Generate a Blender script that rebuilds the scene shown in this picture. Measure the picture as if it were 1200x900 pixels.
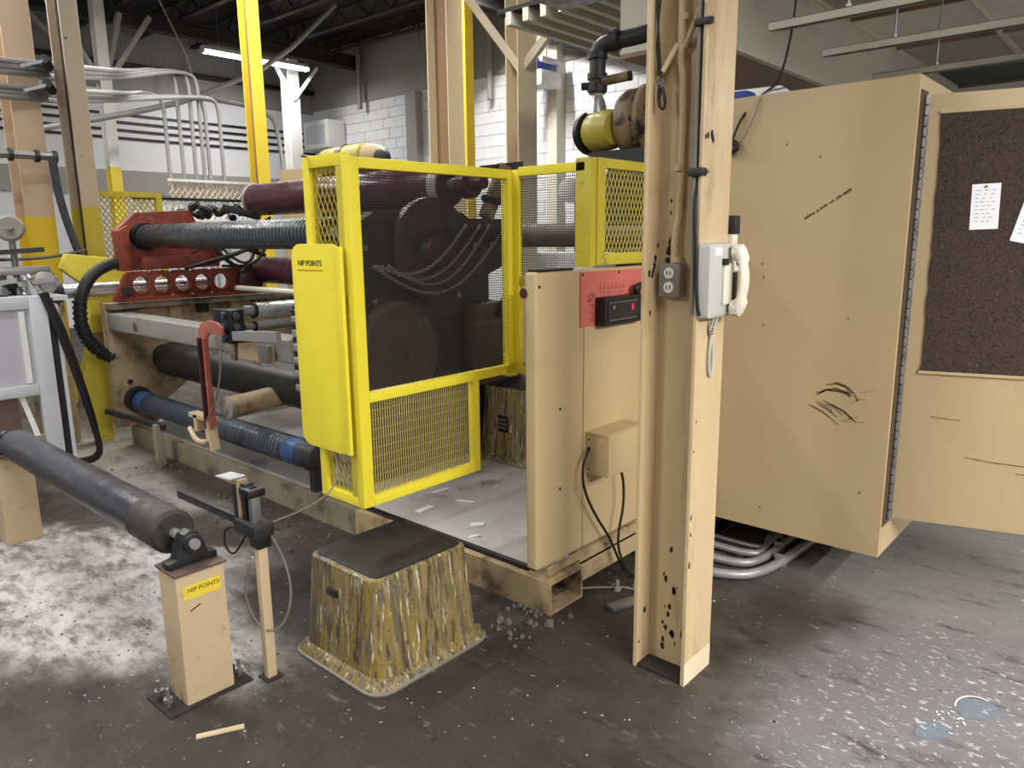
import bpy, bmesh, math, random
from mathutils import Vector, Matrix
random.seed(7)
for o in list(bpy.data.objects): bpy.data.objects.remove(o)
SC = bpy.context.scene
COL = SC.collection
PI = math.pi

# ------------------------------------------------------------------ camera
cam_d = bpy.data.cameras.new('camera'); cam = bpy.data.objects.new('camera', cam_d); COL.objects.link(cam)
RIGHT, DOWN, FWD = Vector((.74817, .66341, -.01057)), Vector((.12120, -.15235, -.98087)), Vector((-.65233, .73258, -.19438))
FWD.normalize(); RIGHT = (RIGHT - FWD*RIGHT.dot(FWD)).normalized(); UP = RIGHT.cross(FWD)
m = Matrix.Identity(4)
for i in range(3):
    m[i][0], m[i][1], m[i][2] = RIGHT[i], UP[i], -FWD[i]
m[2][3] = 1.55
cam.matrix_world = m
cam_d.sensor_fit = 'HORIZONTAL'; cam_d.sensor_width = 36; cam_d.lens = 872/1200*36
cam_d.clip_start = .05; cam_d.clip_end = 100
SC.camera = cam

# ------------------------------------------------------------------ world, exposure
W = bpy.data.worlds.new('hall_air'); SC.world = W; W.use_nodes = True
W.node_tree.nodes['Background'].inputs[0].default_value = (.92, .96, 1, 1)
W.node_tree.nodes['Background'].inputs[1].default_value = .26
vs = SC.view_settings
vs.view_transform = 'Standard'; vs.look = 'None'; vs.gamma = 1; vs.exposure = 0.0; vs.use_curve_mapping = False
LAMP_POWER = 82
# lamps: (x, y, z, runs along, watts factor) unseen fluorescent strips added for their light (built below as fixtures)
ADDED_LAMPS = [(3.8, .8, 3.1, 'y', 8.0), (.9, .2, 4.3, 'y', .9), (2.0, 3.2, 2.75, 'y', .9), (-2.8, -2.6, 3.3, 'y', 1.5), (-4.2, .2, 4.3, 'y', 1.0), (-4.6, 4.4, 4.9, 'y', 1.0),  # the first is a key added for strong light from the right
         (-7.6, .8, 4.9, 'y', 1.1), (-8.0, 3.6, 5.0, 'y', 1.6), (-7.9, 7.4, 5.25, 'y', 4.5), (1.9, 6.4, 2.6, 'y', 2.2), (-9.3, .6, 4.9, 'y', 1.5)]  # includes lamps added to brighten the back wall and the soffit

# ------------------------------------------------------------------ materials
def nt(name):
    mt = bpy.data.materials.new(name); mt.use_nodes = True
    t = mt.node_tree; b = t.nodes['Principled BSDF']
    return mt, t, b
def lin(c): return tuple((x/12.92 if x <= .04045 else ((x+.055)/1.055)**2.4) for x in c)
def rgb(r, g, b): return lin((r/255, g/255, b/255))
def node(t, typ, **kw):
    n = t.nodes.new(typ)
    for k, v in kw.items(): setattr(n, k, v)
    return n
def noise(t, vec, scale, detail=5, rough=.6):
    n = node(t, 'ShaderNodeTexNoise'); n.inputs['Scale'].default_value = scale; n.inputs['Detail'].default_value = detail
    n.inputs['Roughness'].default_value = rough; t.links.new(vec, n.inputs['Vector']); return n.outputs['Fac']
def ramp(t, fac, a, b, ca=0., cb=1.):
    n = node(t, 'ShaderNodeMapRange', clamp=True); n.interpolation_type = 'SMOOTHSTEP'
    n.inputs[1].default_value = a; n.inputs[2].default_value = b; n.inputs[3].default_value = ca; n.inputs[4].default_value = cb
    t.links.new(fac, n.inputs[0]); return n.outputs[0]
def mix(t, fac, a, b):
    n = node(t, 'ShaderNodeMix', data_type='RGBA')
    if isinstance(fac, (int, float)): n.inputs[0].default_value = fac
    else: t.links.new(fac, n.inputs[0])
    for i, c in ((6, a), (7, b)):
        if isinstance(c, tuple): n.inputs[i].default_value = (*c[:3], 1)
        else: t.links.new(c, n.inputs[i])
    return n.outputs[2]
def math_(t, op, a, b=None):
    n = node(t, 'ShaderNodeMath', operation=op)
    for i, c in enumerate((a, b)):
        if c is None: continue
        if isinstance(c, (int, float)): n.inputs[i].default_value = c
        else: t.links.new(c, n.inputs[i])
    return n.outputs[0]
def coords(t, scale=(1, 1, 1), loc=(0, 0, 0), rot=(0, 0, 0)):
    tc = node(t, 'ShaderNodeTexCoord'); mp = node(t, 'ShaderNodeMapping')
    mp.inputs['Scale'].default_value = scale; mp.inputs['Location'].default_value = loc; mp.inputs['Rotation'].default_value = rot
    t.links.new(tc.outputs['Object'], mp.inputs['Vector']); return mp.outputs['Vector']
def bump(t, b, fac, strength, dist=.01):
    n = node(t, 'ShaderNodeBump'); n.inputs['Strength'].default_value = strength; n.inputs['Distance'].default_value = dist
    t.links.new(fac, n.inputs['Height']); t.links.new(n.outputs['Normal'], b.inputs['Normal'])
MATS = {}
def MT(name, c, rough=.5, metal=0., var=.12, scale=5, dirt=None, dirt_at=(.55, .7), dirt_scale=3, streak=0, chips=None, chip_at=(.70, .72), chip_scale=9, bmp=0., spec=.5):
    """painted / plain surface: base tone with slow variation, optional dirt, optional vertical streaks, optional paint chips"""
    mt, t, b = nt(name)
    v = coords(t)
    vs_ = coords(t, (1, 1, .12)) if streak else v
    col = mix(t, noise(t, vs_, scale), tuple(x*(1-var*1.4) for x in c), tuple(min(1, x*(1+var)) for x in c))
    if dirt:
        n = noise(t, coords(t, (1, 1, .18), (3, 1, 2)) if streak else v, dirt_scale, 8, .7)
        col = mix(t, ramp(t, n, *dirt_at), col, dirt)
    if chips:
        n = noise(t, coords(t, (1, 1, .6), (7, 3, 1)), chip_scale, 4, .55)
        col = mix(t, ramp(t, n, *chip_at), col, chips)
    t.links.new(col, b.inputs['Base Color'])
    b.inputs['Metallic'].default_value = metal; b.inputs['Specular IOR Level'].default_value = spec
    rr = ramp(t, noise(t, v, scale*2.3, 4), .3, .7, max(.05, rough-.1), min(1, rough+.1)); t.links.new(rr, b.inputs['Roughness'])
    if bmp: bump(t, b, noise(t, v, scale*12, 6), bmp, .004)
    MATS[name] = mt; return mt
def emit(name, c, s):
    mt, t, b = nt(name); b.inputs['Base Color'].default_value = (*c, 1); b.inputs['Emission Color'].default_value = (*c, 1); b.inputs['Emission Strength'].default_value = s
    MATS[name] = mt; return mt
def two_tone(name, c_up, c_low, z, chips=None):
    mt, t, b = nt(name); v = coords(t)
    sx = node(t, 'ShaderNodeSeparateXYZ'); tc = node(t, 'ShaderNodeTexCoord'); t.links.new(tc.outputs['Object'], sx.inputs[0])
    zz = math_(t, 'ADD', sx.outputs[2], math_(t, 'MULTIPLY', noise(t, v, 9), .03))
    n = noise(t, v, 6); up = mix(t, n, tuple(x*.82 for x in c_up), c_up); lo = mix(t, n, tuple(x*.8 for x in c_low), c_low)
    col = mix(t, ramp(t, zz, z, z+.015), lo, up)
    if chips: col = mix(t, ramp(t, noise(t, v, 14, 4), .68, .70), col, chips)
    t.links.new(col, b.inputs['Base Color']); b.inputs['Roughness'].default_value = .5
    MATS[name] = mt; return mt

TAN = rgb(198, 174, 132)
MT('tan_paint', TAN, .42, var=.06, scale=3, dirt=rgb(160, 132, 96), dirt_at=(.6, .85), dirt_scale=5)
MT('tan_cabinet', rgb(186, 163, 125), .4, var=.04, scale=2, dirt=rgb(165, 138, 102), dirt_at=(.62, .85), dirt_scale=4)
MT('tan_column', rgb(206, 182, 142), .42, var=.10, scale=7, dirt=rgb(150, 122, 90), dirt_at=(.52, .78), dirt_scale=7, streak=1)
MT('tan_dirty', rgb(180, 156, 120), .55, var=.14, scale=6, dirt=rgb(88, 74, 57), dirt_at=(.46, .70), dirt_scale=5, chips=rgb(60, 48, 38), bmp=.15)
MT('tan_post', rgb(200, 176, 140), .55, var=.10, scale=6, dirt=rgb(120, 104, 84), dirt_at=(.56, .80), dirt_scale=14, bmp=.1)
MT('beam_dirty', rgb(150, 138, 116), .6, var=.15, scale=4, dirt=rgb(74, 66, 54), dirt_at=(.46, .7), dirt_scale=3, bmp=.2)
MT('platform_grey', rgb(190, 187, 184), .5, var=.12, scale=4, dirt=rgb(110, 102, 100), dirt_at=(.54, .72), dirt_scale=3.3, bmp=.12)
YEL = rgb(250, 232, 62)
MT('guard_yellow', YEL, .4, var=.06, scale=4, dirt=rgb(186, 160, 30), dirt_at=(.62, .85), dirt_scale=6)
MT('old_yellow', rgb(206, 190, 60), .5, var=.12, scale=5, dirt=rgb(130, 112, 40), dirt_at=(.55, .75), dirt_scale=5)
MT('mesh_olive', rgb(180, 164, 98), .6, var=.15)  # guard mesh yellow muted by dirt and by shade painted in
MT('gap_shade_brown', rgb(78, 60, 42), .8, var=.2)  # brown for the painted shade at the cabinet hinge
MT('mesh_black', rgb(34, 34, 36), .6, var=.1)
MT('mesh_yellow', rgb(190, 172, 66), .55, var=.1)
MT('rubber_black', rgb(26, 25, 26), .55, var=.2, scale=8)
MT('roller_charcoal', rgb(60, 60, 67), .3, var=.08, scale=3, dirt=rgb(50, 48, 50), dirt_at=(.6, .8), dirt_scale=5)
MT('roller_worn', rgb(60, 56, 56), .6, var=.3, scale=9, dirt=rgb(26, 22, 20), dirt_at=(.5, .6), dirt_scale=7)
MT('roll_blue', rgb(52, 60, 76), .38, var=.12, scale=5)
MT('roll_bluecap', rgb(50, 84, 130), .4, var=.12, scale=6)
MT('roll_black', rgb(50, 53, 58), .28, var=.1, scale=5)
MT('groove_light', rgb(92, 95, 100), .5, var=.1)
MT('groove', rgb(86, 88, 90), .5, var=.1)
MT('roll_dark', rgb(42, 44, 42), .45, var=.15)
MT('purple', rgb(76, 38, 54), .3, var=.12, scale=3)
MT('maroon', rgb(70, 28, 33), .5, var=.25, scale=6, dirt=rgb(36, 26, 28), dirt_at=(.45, .65), dirt_scale=5)
MT('orange_red', rgb(134, 56, 38), .55, var=.2, scale=6, dirt=rgb(70, 32, 24), dirt_at=(.46, .70), dirt_scale=8)
MT('red_arm', rgb(168, 92, 76), .5, var=.15, scale=7, dirt=rgb(196, 170, 150), dirt_at=(.55, .7), dirt_scale=9)
MT('chrome', rgb(222, 224, 228), .28, metal=.75, var=.04)
MT('steel', rgb(150, 150, 150), .4, metal=.8, var=.15, scale=8)
MT('galv', rgb(158, 158, 158), .45, metal=.4, var=.1, scale=7)
MT('cast_iron', rgb(38, 38, 40), .5, var=.25, scale=9)
MT('black_metal', rgb(22, 22, 24), .45, var=.2)
MT('machine_dark', rgb(42, 38, 40), .6, var=.3, scale=5, dirt=rgb(92, 76, 74), dirt_at=(.55, .75), dirt_scale=4)
MT('machine_brown', rgb(98, 78, 70), .55, var=.2, scale=5)
MT('grey_beam', rgb(150, 144, 140), .5, var=.14, scale=6, dirt=rgb(86, 76, 72), dirt_at=(.55, .72), dirt_scale=8)
MT('light_grey', rgb(196, 198, 204), .4, var=.06, scale=5)
MT('panel_grey', rgb(178, 178, 186), .45, var=.05, scale=4)
MT('cream', rgb(228, 222, 204), .4, var=.04)
MT('phone_grey', rgb(190, 190, 182), .42, var=.05)
MT('white_paint', rgb(226, 226, 224), .5, var=.05)
MT('paper', rgb(238, 238, 242), .6, var=.02)
MT('ink', rgb(30, 24, 22), .7, var=.1)
MT('ink_soft', rgb(140, 138, 142), .7, var=.1)
MT('scuff', rgb(128, 100, 72), .7, var=.2)
MT('sign_red', rgb(214, 116, 104), .6, var=.08, scale=6, dirt=rgb(190, 92, 84), dirt_at=(.55, .75), dirt_scale=6)
MT('sign_ink', rgb(146, 66, 60), .7, var=.1)
MT('label_yellow', rgb(236, 208, 62), .5, var=.05)
MT('label_orange', rgb(222, 150, 40), .5, var=.05)
MT('cork', rgb(70, 54, 46), .9, var=.3, scale=120, dirt=rgb(38, 29, 26), dirt_at=(.46, .62), dirt_scale=95, chips=rgb(104, 84, 70), chip_at=(.66, .72), chip_scale=110, bmp=.3)
MT('outlet_grey', rgb(122, 116, 106), .5, var=.1)
MT('led', rgb(210, 60, 90), .4)
MT('blue_plastic', rgb(40, 66, 140), .4)
MT('ceiling_dark', rgb(30, 28, 32), .9, var=.3, scale=2)
MT('joist_dark', rgb(44, 40, 42), .8, var=.25, scale=2)
MT('column_tan_far', rgb(206, 182, 150), .5, var=.08, scale=3, streak=1)
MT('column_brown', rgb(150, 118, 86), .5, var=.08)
MT('column_cream', rgb(224, 208, 176), .5, var=.06, scale=3)
MT('column_yellow', rgb(232, 204, 60), .5, var=.06, scale=3)
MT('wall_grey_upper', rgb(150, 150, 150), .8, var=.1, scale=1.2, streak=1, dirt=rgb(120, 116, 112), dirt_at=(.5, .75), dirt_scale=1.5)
MT('wall_white', rgb(224, 226, 230), .8, var=.05, scale=1.5)
MT('wall_band', rgb(158, 156, 150), .8, var=.06, scale=1.5)
MT('mortar', rgb(196, 197, 200), .9, var=.06)
MT('soffit_grey', rgb(212, 207, 190), .7, var=.06, scale=1.2, dirt=rgb(150, 144, 130), dirt_at=(.55, .8), dirt_scale=1.4)
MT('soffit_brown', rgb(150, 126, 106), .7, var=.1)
MT('tile_light', rgb(236, 233, 220), .8, var=.06)
MT('tile_mid', rgb(176, 173, 158), .8, var=.06)
MT('tile_dark', rgb(70, 76, 68), .8, var=.1)
MT('strut', rgb(178, 172, 156), .45, metal=.2, var=.08)
MT('debris', rgb(96, 90, 82), .9, var=.35, scale=20)
MT('debris_dark', rgb(46, 40, 38), .9, var=.35, scale=20)
MT('motor_yellow', rgb(176, 160, 58), .45, var=.12, scale=7, dirt=rgb(120, 100, 40), dirt_at=(.58, .75), dirt_scale=7)
MT('motor_brown', rgb(140, 116, 88), .55, var=.25, scale=9, dirt=rgb(46, 36, 32), dirt_at=(.45, .6), dirt_scale=9)
MT('wood_stick', rgb(206, 186, 150), .7, var=.1)
MT('clear_paint', rgb(112, 120, 132), .45, var=.2, scale=40, dirt=rgb(186, 198, 212), dirt_at=(.56, .64), dirt_scale=30)
emit('tube_glow', (1, 1, 1), 14)
two_tone('col_two_a', rgb(200, 172, 142), rgb(224, 190, 34), 1.78)
two_tone('col_two_b', rgb(196, 176, 150), rgb(196, 176, 60), 1.87, chips=rgb(60, 52, 44))
two_tone('col_two_c', rgb(232, 230, 226), rgb(232, 208, 70), 2.63)

def floor_material():
    mt, t, b = nt('concrete_floor')
    v = coords(t)
    def ell(cx, cy, rx, ry, rot, a, bb, dist=.35, ns=2.2):
        tc = node(t, 'ShaderNodeTexCoord'); mp = node(t, 'ShaderNodeMapping', vector_type='TEXTURE')
        mp.inputs['Location'].default_value = (cx, cy, 0); mp.inputs['Rotation'].default_value = (0, 0, rot); mp.inputs['Scale'].default_value = (rx, ry, 1)
        t.links.new(tc.outputs['Object'], mp.inputs['Vector'])
        ln = node(t, 'ShaderNodeVectorMath', operation='LENGTH'); t.links.new(mp.outputs[0], ln.inputs[0])
        n = math_(t, 'MULTIPLY', math_(t, 'SUBTRACT', noise(t, v, ns, 7, .65), .5), dist*2.6)
        return ramp(t, math_(t, 'ADD', ln.outputs['Value'], n), a, bb, 1, 0)
    n1 = noise(t, v, 1.1, 8, .62); n2 = noise(t, v, 6, 8, .7); n3 = noise(t, v, 45, 4, .6); n4 = noise(t, coords(t, (1, 3.2, 1), rot=(0, 0, .4)), 3.2, 8, .75)
    base = mix(t, ramp(t, n1, .36, .64), rgb(38, 34, 31), rgb(78, 72, 66))
    base = mix(t, ramp(t, n2, .42, .66), base, rgb(62, 53, 45))
    # pale areas by the idler roller, the largest a painted light reflection
    brk = ramp(t, noise(t, coords(t, (1, 1.8, 1), (2, 7, 0), (0, 0, .6)), 5.5, 9, .72), .36, .60, .25, 1)
    base = mix(t, math_(t, 'MULTIPLY', ell(-3.45, 1.02, 1.25, .60, .12, .72, 1.1, .6), brk), base, rgb(186, 182, 180))
    base = mix(t, ell(-3.0, 1.62, .55, .3, .2, .5, 1.1, .6), base, rgb(176, 172, 170))
    base = mix(t, ell(-5.2, 2.0, 1.6, .5, .1, .5, 1.2, .7), base, rgb(150, 142, 134))
    # pale worn concrete on the right, with reflected light painted in
    base = mix(t, ell(-.45, 2.75, .5, 1.1, -.25, .45, 1.2, .5), base, rgb(116, 115, 117))
    base = mix(t, ell(-.6, 3.9, 1.5, 1.0, 0, .5, 1.1, .4), base, rgb(112, 110, 108))
    # dark oily ground
    base = mix(t, ell(-2.45, .62, .8, .42, .35, .6, 1.2, .6), base, rgb(58, 52, 47))
    base = mix(t, ell(-2.6, 1.85, .75, .55, .2, .6, 1.2, .5), base, rgb(48, 42, 38))
    base = mix(t, ell(-1.75, 1.35, .55, .4, .6, .5, 1.2, .5), base, rgb(58, 52, 47))
    base = mix(t, ell(-1.55, 2.35, .3, .4, 0, .6, 1.2, .5), base, rgb(62, 53, 48))
    base = mix(t, ell(-4.4, 2.35, 1.5, .42, .05, .6, 1.15, .5), base, rgb(62, 55, 49))
    base = mix(t, ell(-4.2, 3.4, 2.0, 1.0, 0, .7, 1.15, .4), base, rgb(96, 88, 80))
    # scuffs, specks, oil dots
    base = mix(t, math_(t, 'MULTIPLY', ramp(t, n4, .53, .66), .7), base, rgb(40, 36, 33))
    base = mix(t, math_(t, 'MULTIPLY', ramp(t, noise(t, coords(t, (1, 2.2, 1), (4, 2, 0), (0, 0, -.5)), 7, 9, .78), .57, .70), .55), base, rgb(150, 146, 143))
    flk = math_(t, 'MULTIPLY', ell(-.45, 2.55, .42, .8, -.3, .4, 1.2, .5), ramp(t, noise(t, coords(t, (1, 1.6, 1), (3, 8, 0), (0, 0, .5)), 26, 6, .7), .56, .63))
    base = mix(t, math_(t, 'MULTIPLY', flk, .8), base, rgb(196, 196, 198))
    base = mix(t, ramp(t, noise(t, coords(t, loc=(5, 5, 0)), 22, 2, .5), .72, .75), base, rgb(38, 34, 32))
    base = mix(t, math_(t, 'MULTIPLY', ramp(t, noise(t, coords(t, loc=(9, 2, 0)), 38, 2, .5), .70, .74), .6), base, rgb(196, 194, 192))
    t.links.new(base, b.inputs['Base Color']); b.inputs['Specular IOR Level'].default_value = .3
    t.links.new(ramp(t, n2, .3, .7, .45, .75), b.inputs['Roughness'])
    bump(t, b, math_(t, 'ADD', math_(t, 'MULTIPLY', n3, .5), n2), .6, .008)
    return mt
MATS['floor'] = floor_material()

def drip_material():
    mt, t, b = nt('dripped_paint_stool')
    vz = coords(t, (1, 1, .07)); v = coords(t)
    col = mix(t, ramp(t, noise(t, vz, 40, 6, .65), .38, .62), rgb(92, 84, 68), rgb(138, 120, 82))
    col = mix(t, ramp(t, noise(t, coords(t, (1, 1, .09), (3, 5, 0)), 34, 6, .7), .48, .60), col, rgb(136, 115, 50))
    col = mix(t, ramp(t, noise(t, coords(t, (1, 1, .08), (9, 1, 0)), 44, 6, .7), .52, .62), col, rgb(66, 54, 36))
    col = mix(t, ramp(t, noise(t, coords(t, (1, 1, .10), (1, 9, 0)), 60, 5, .6), .58, .66), col, rgb(196, 188, 160))
    col = mix(t, ramp(t, noise(t, v, 60, 3, .6), .58, .68), col, rgb(84, 72, 50))
    t.links.new(col, b.inputs['Base Color']); b.inputs['Roughness'].default_value = .5
    bump(t, b, noise(t, vz, 30, 5), .4, .006)
    return mt
MATS['drips'] = drip_material()

# ------------------------------------------------------------------ mesh helpers
class MB:
    def __init__(s): s.v = []; s.f = []
    def add(s, vs, fs):
        k = len(s.v); s.v += [tuple(p) for p in vs]; s.f += [tuple(i+k for i in q) for q in fs]; return s
    def box(s, x0, x1, y0, y1, z0, z1):
        x0, x1 = sorted((x0, x1)); y0, y1 = sorted((y0, y1)); z0, z1 = sorted((z0, z1))
        return s.add([(x0,y0,z0),(x1,y0,z0),(x1,y1,z0),(x0,y1,z0),(x0,y0,z1),(x1,y0,z1),(x1,y1,z1),(x0,y1,z1)],
                     [(0,3,2,1),(4,5,6,7),(0,1,5,4),(1,2,6,5),(2,3,7,6),(3,0,4,7)])
    def obox(s, c, a, b, d):
        c, a, b, d = Vector(c), Vector(a), Vector(b), Vector(d)
        p = [c+sx*a+sy*b+sz*d for sz in (-1, 1) for sx, sy in ((-1,-1),(1,-1),(1,1),(-1,1))]
        return s.add(p, [(0,3,2,1),(4,5,6,7),(0,1,5,4),(1,2,6,5),(2,3,7,6),(3,0,4,7)])
    def bar(s, p0, p1, w, h, up=(0, 0, 1)):
        p0, p1 = Vector(p0), Vector(p1); d = p1-p0; l = d.length; d.normalize(); u = Vector(up)
        if abs(d.dot(u)) > .98: u = Vector((1, 0, 0))
        r = d.cross(u).normalized(); u = r.cross(d).normalized()
        return s.obox((p0+p1)/2, d*l/2, r*w/2, u*h/2)
    def frame(s, d):
        d = Vector(d).normalized(); u = Vector((0, 0, 1)) if abs(d.z) < .95 else Vector((1, 0, 0))
        a = d.cross(u).normalized(); return d, a, d.cross(a).normalized()
    def lathe(s, p0, d, prof, n=20, caps=True):
        p0 = Vector(p0); d, a, b = s.frame(d); vs = []; fs = []
        for t_, r in prof:
            for i in range(n):
                g = 2*PI*i/n; vs.append(p0+d*t_+(a*math.cos(g)+b*math.sin(g))*r)
        for k in range(len(prof)-1):
            for i in range(n):
                j = (i+1) % n; fs.append((k*n+i, k*n+j, (k+1)*n+j, (k+1)*n+i))
        if caps:
            fs.append(tuple(reversed(range(n)))); fs.append(tuple((len(prof)-1)*n+i for i in range(n)))
        return s.add(vs, fs)
    def cyl(s, p0, p1, r, r1=None, n=18):
        d = Vector(p1)-Vector(p0); return s.lathe(p0, d, [(0, r), (d.length, r if r1 is None else r1)], n)
    def tube(s, pts, r, n=8, smooth=0, closed=False):
        P = [Vector(p) for p in pts]
        for _ in range(smooth):
            Q = []; L = len(P)
            rng = range(L if closed else L-1)
            if not closed: Q.append(P[0])
            for i in rng:
                a, b = P[i], P[(i+1) % L]; Q += [a*.75+b*.25, a*.25+b*.75]
            if not closed: Q.append(P[-1])
            P = Q
        vs = []; fs = []; L = len(P); prev = None
        for i, p in enumerate(P):
            if closed: d = P[(i+1) % L]-P[i-1]
            else: d = P[min(i+1, L-1)]-P[max(i-1, 0)]
            d.normalize()
            if prev is None: _, a, b = s.frame(d)
            else: a = (prev-d*prev.dot(d)).normalized(); b = d.cross(a)
            prev = a
            for k in range(n):
                g = 2*PI*k/n; vs.append(p+(a*math.cos(g)+b*math.sin(g))*r)
        for i in range(L if closed else L-1):
            for k in range(n):
                j = (k+1) % n; i2 = (i+1) % L; fs.append((i*n+k, i*n+j, i2*n+j, i2*n+k))
        if not closed: fs.append(tuple(reversed(range(n)))); fs.append(tuple((L-1)*n+k for k in range(n)))
        return s.add(vs, fs)
    def prism(s, poly, axis, a, b):
        def mk(p, t_): return {'x': (t_, p[0], p[1]), 'y': (p[0], t_, p[1]), 'z': (p[0], p[1], t_)}[axis]
        n = len(poly); vs = [mk(p, a) for p in poly]+[mk(p, b) for p in poly]
        fs = [tuple(range(n)), tuple(reversed(range(n, 2*n)))]+[(i, i+n, (i+1) % n+n, (i+1) % n) for i in range(n)]
        return s.add(vs, fs)
    def loft(s, rings):
        n = len(rings[0]); vs = [p for r in rings for p in r]; fs = []
        for k in range(len(rings)-1):
            for i in range(n): j = (i+1) % n; fs.append((k*n+i, k*n+j, (k+1)*n+j, (k+1)*n+i))
        fs.append(tuple(reversed(range(n)))); fs.append(tuple((len(rings)-1)*n+i for i in range(n)))
        return s.add(vs, fs)
    def rod4(s, p0, p1, r):
        p0, p1 = Vector(p0), Vector(p1); d, a, b = s.frame(p1-p0)
        vs = [p+q*r for p in (p0, p1) for q in (a, b, -a, -b)]
        return s.add(vs, [(i, (i+1) % 4, (i+1) % 4+4, i+4) for i in range(4)])
    def build(s, name, mat, parent=None, loc=None, bevel=0., smooth=False, seg=2):
        off = ROOT.get(parent.name, Vector()) if parent else Vector(loc or (0, 0, 0))
        me = bpy.data.meshes.new(name)
        me.from_pydata([tuple(Vector(p)-off) for p in s.v], [], s.f)
        bm = bmesh.new(); bm.from_mesh(me); bmesh.ops.recalc_face_normals(bm, faces=bm.faces)
        if bevel:
            es = [e for e in bm.edges if len(e.link_faces) == 2 and e.calc_face_angle(0) > .6]
            bmesh.ops.bevel(bm, geom=es, offset=bevel, segments=seg, affect='EDGES', profile=.6, clamp_overlap=True)
        bm.to_mesh(me); bm.free()
        me.materials.append(MATS[mat] if isinstance(mat, str) else mat)
        if smooth or bevel:
            me.polygons.foreach_set('use_smooth', [True]*len(me.polygons)); me.set_sharp_from_angle(angle=math.radians(38))
        o = bpy.data.objects.new(name, me); COL.objects.link(o)
        if parent: o.parent = parent
        else: o.location = off
        ROOT[o.name] = off
        return o
ROOT = {}
def tag(o, label, cat, group=None, kind=None):
    if label: o['label'] = label
    if cat: o['category'] = cat
    if group: o['group'] = group
    if kind: o['kind'] = kind
    return o
def T(name, label, cat, loc, group=None, kind=None):
    o = bpy.data.objects.new(name, None); COL.objects.link(o); o.location = loc; o.empty_display_size = .1
    ROOT[o.name] = Vector(loc); return tag(o, label, cat, group, kind)
def inst(src, name, parent, pos, rotz=0, mat=None):
    o = bpy.data.objects.new(name, src); COL.objects.link(o); o.parent = parent
    o.location = Vector(pos)-(ROOT[parent.name] if parent else Vector()); o.rotation_euler = (0, 0, rotz); return o
def copy_tree(o, parent=None, shift=(0, 0, 0)):
    c = o.copy(); COL.objects.link(c); c.parent = parent
    if parent is None: c.location = o.location+Vector(shift)
    ROOT[c.name] = ROOT[o.name]+Vector(shift)
    for ch in o.children: copy_tree(ch, c)
    return c
def text_mesh(name, body, size, mat, parent, origin, xdir, ydir, depth=.0006):
    cu = bpy.data.curves.new(name, 'FONT'); cu.body = body; cu.size = size; cu.extrude = depth; cu.align_x = 'CENTER'; cu.align_y = 'CENTER'
    tmp = bpy.data.objects.new(name+'_tmp', cu); COL.objects.link(tmp)
    bpy.context.view_layer.update()
    me = bpy.data.meshes.new_from_object(tmp.evaluated_get(bpy.context.evaluated_depsgraph_get()))
    bpy.data.objects.remove(tmp)
    me.materials.clear(); me.materials.append(MATS[mat])
    xd, yd = Vector(xdir).normalized(), Vector(ydir).normalized(); zd = xd.cross(yd)
    off = Vector(origin)-ROOT[parent.name]
    for vtx in me.vertices:
        p = vtx.co.copy(); vtx.co = off+xd*p.x+yd*p.y+zd*p.z
    o = bpy.data.objects.new(name, me); COL.objects.link(o); o.parent = parent; return o
def rrect(cx, cy, hx, hy, r, z, n=5):
    out = []
    for qx, qy, a0 in ((1, 1, 0), (-1, 1, PI/2), (-1, -1, PI), (1, -1, 1.5*PI)):
        for i in range(n):
            g = a0+PI/2*i/(n-1); out.append((cx+qx*(hx-r)+r*math.cos(g), cy+qy*(hy-r)+r*math.sin(g), z))
    return out
def rpoly(x0, x1, y0, y1, r, n=5): return [(p[0], p[1]) for p in rrect((x0+x1)/2, (y0+y1)/2, (x1-x0)/2, (y1-y0)/2, r, 0, n)]
def diamond(mb, o, u, v, W_, H_, du, dv, r, flat=.5):
    """expanded metal: crossing zigzag strands, diamonds du x dv"""
    o, u, v = Vector(o), Vector(u), Vector(v)
    nu, nv = int(round(W_/du)), int(round(H_/dv)); du, dv = W_/nu, H_/nv
    for j in range(nv):
        for i in range(nu):
            a = o+u*(i*du)+v*((j+.5)*dv); b = o+u*((i+.5)*du)+v*(j*dv); c = o+u*((i+1)*du)+v*((j+.5)*dv); d = o+u*((i+.5)*du)+v*((j+1)*dv)
            for p, q in ((a, b), (b, c), (c, d), (d, a)): mb.rod4(p, q, r)
    return mb
def wires(mb, o, u, v, W_, H_, su, sv, r):
    o, u, v = Vector(o), Vector(u), Vector(v)
    for i in range(1, int(W_/su)): mb.rod4(o+u*(i*su), o+u*(i*su)+v*H_, r)
    for j in range(1, int(H_/sv)): mb.rod4(o+v*(j*sv), o+v*(j*sv)+u*W_, r)
    return mb

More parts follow.
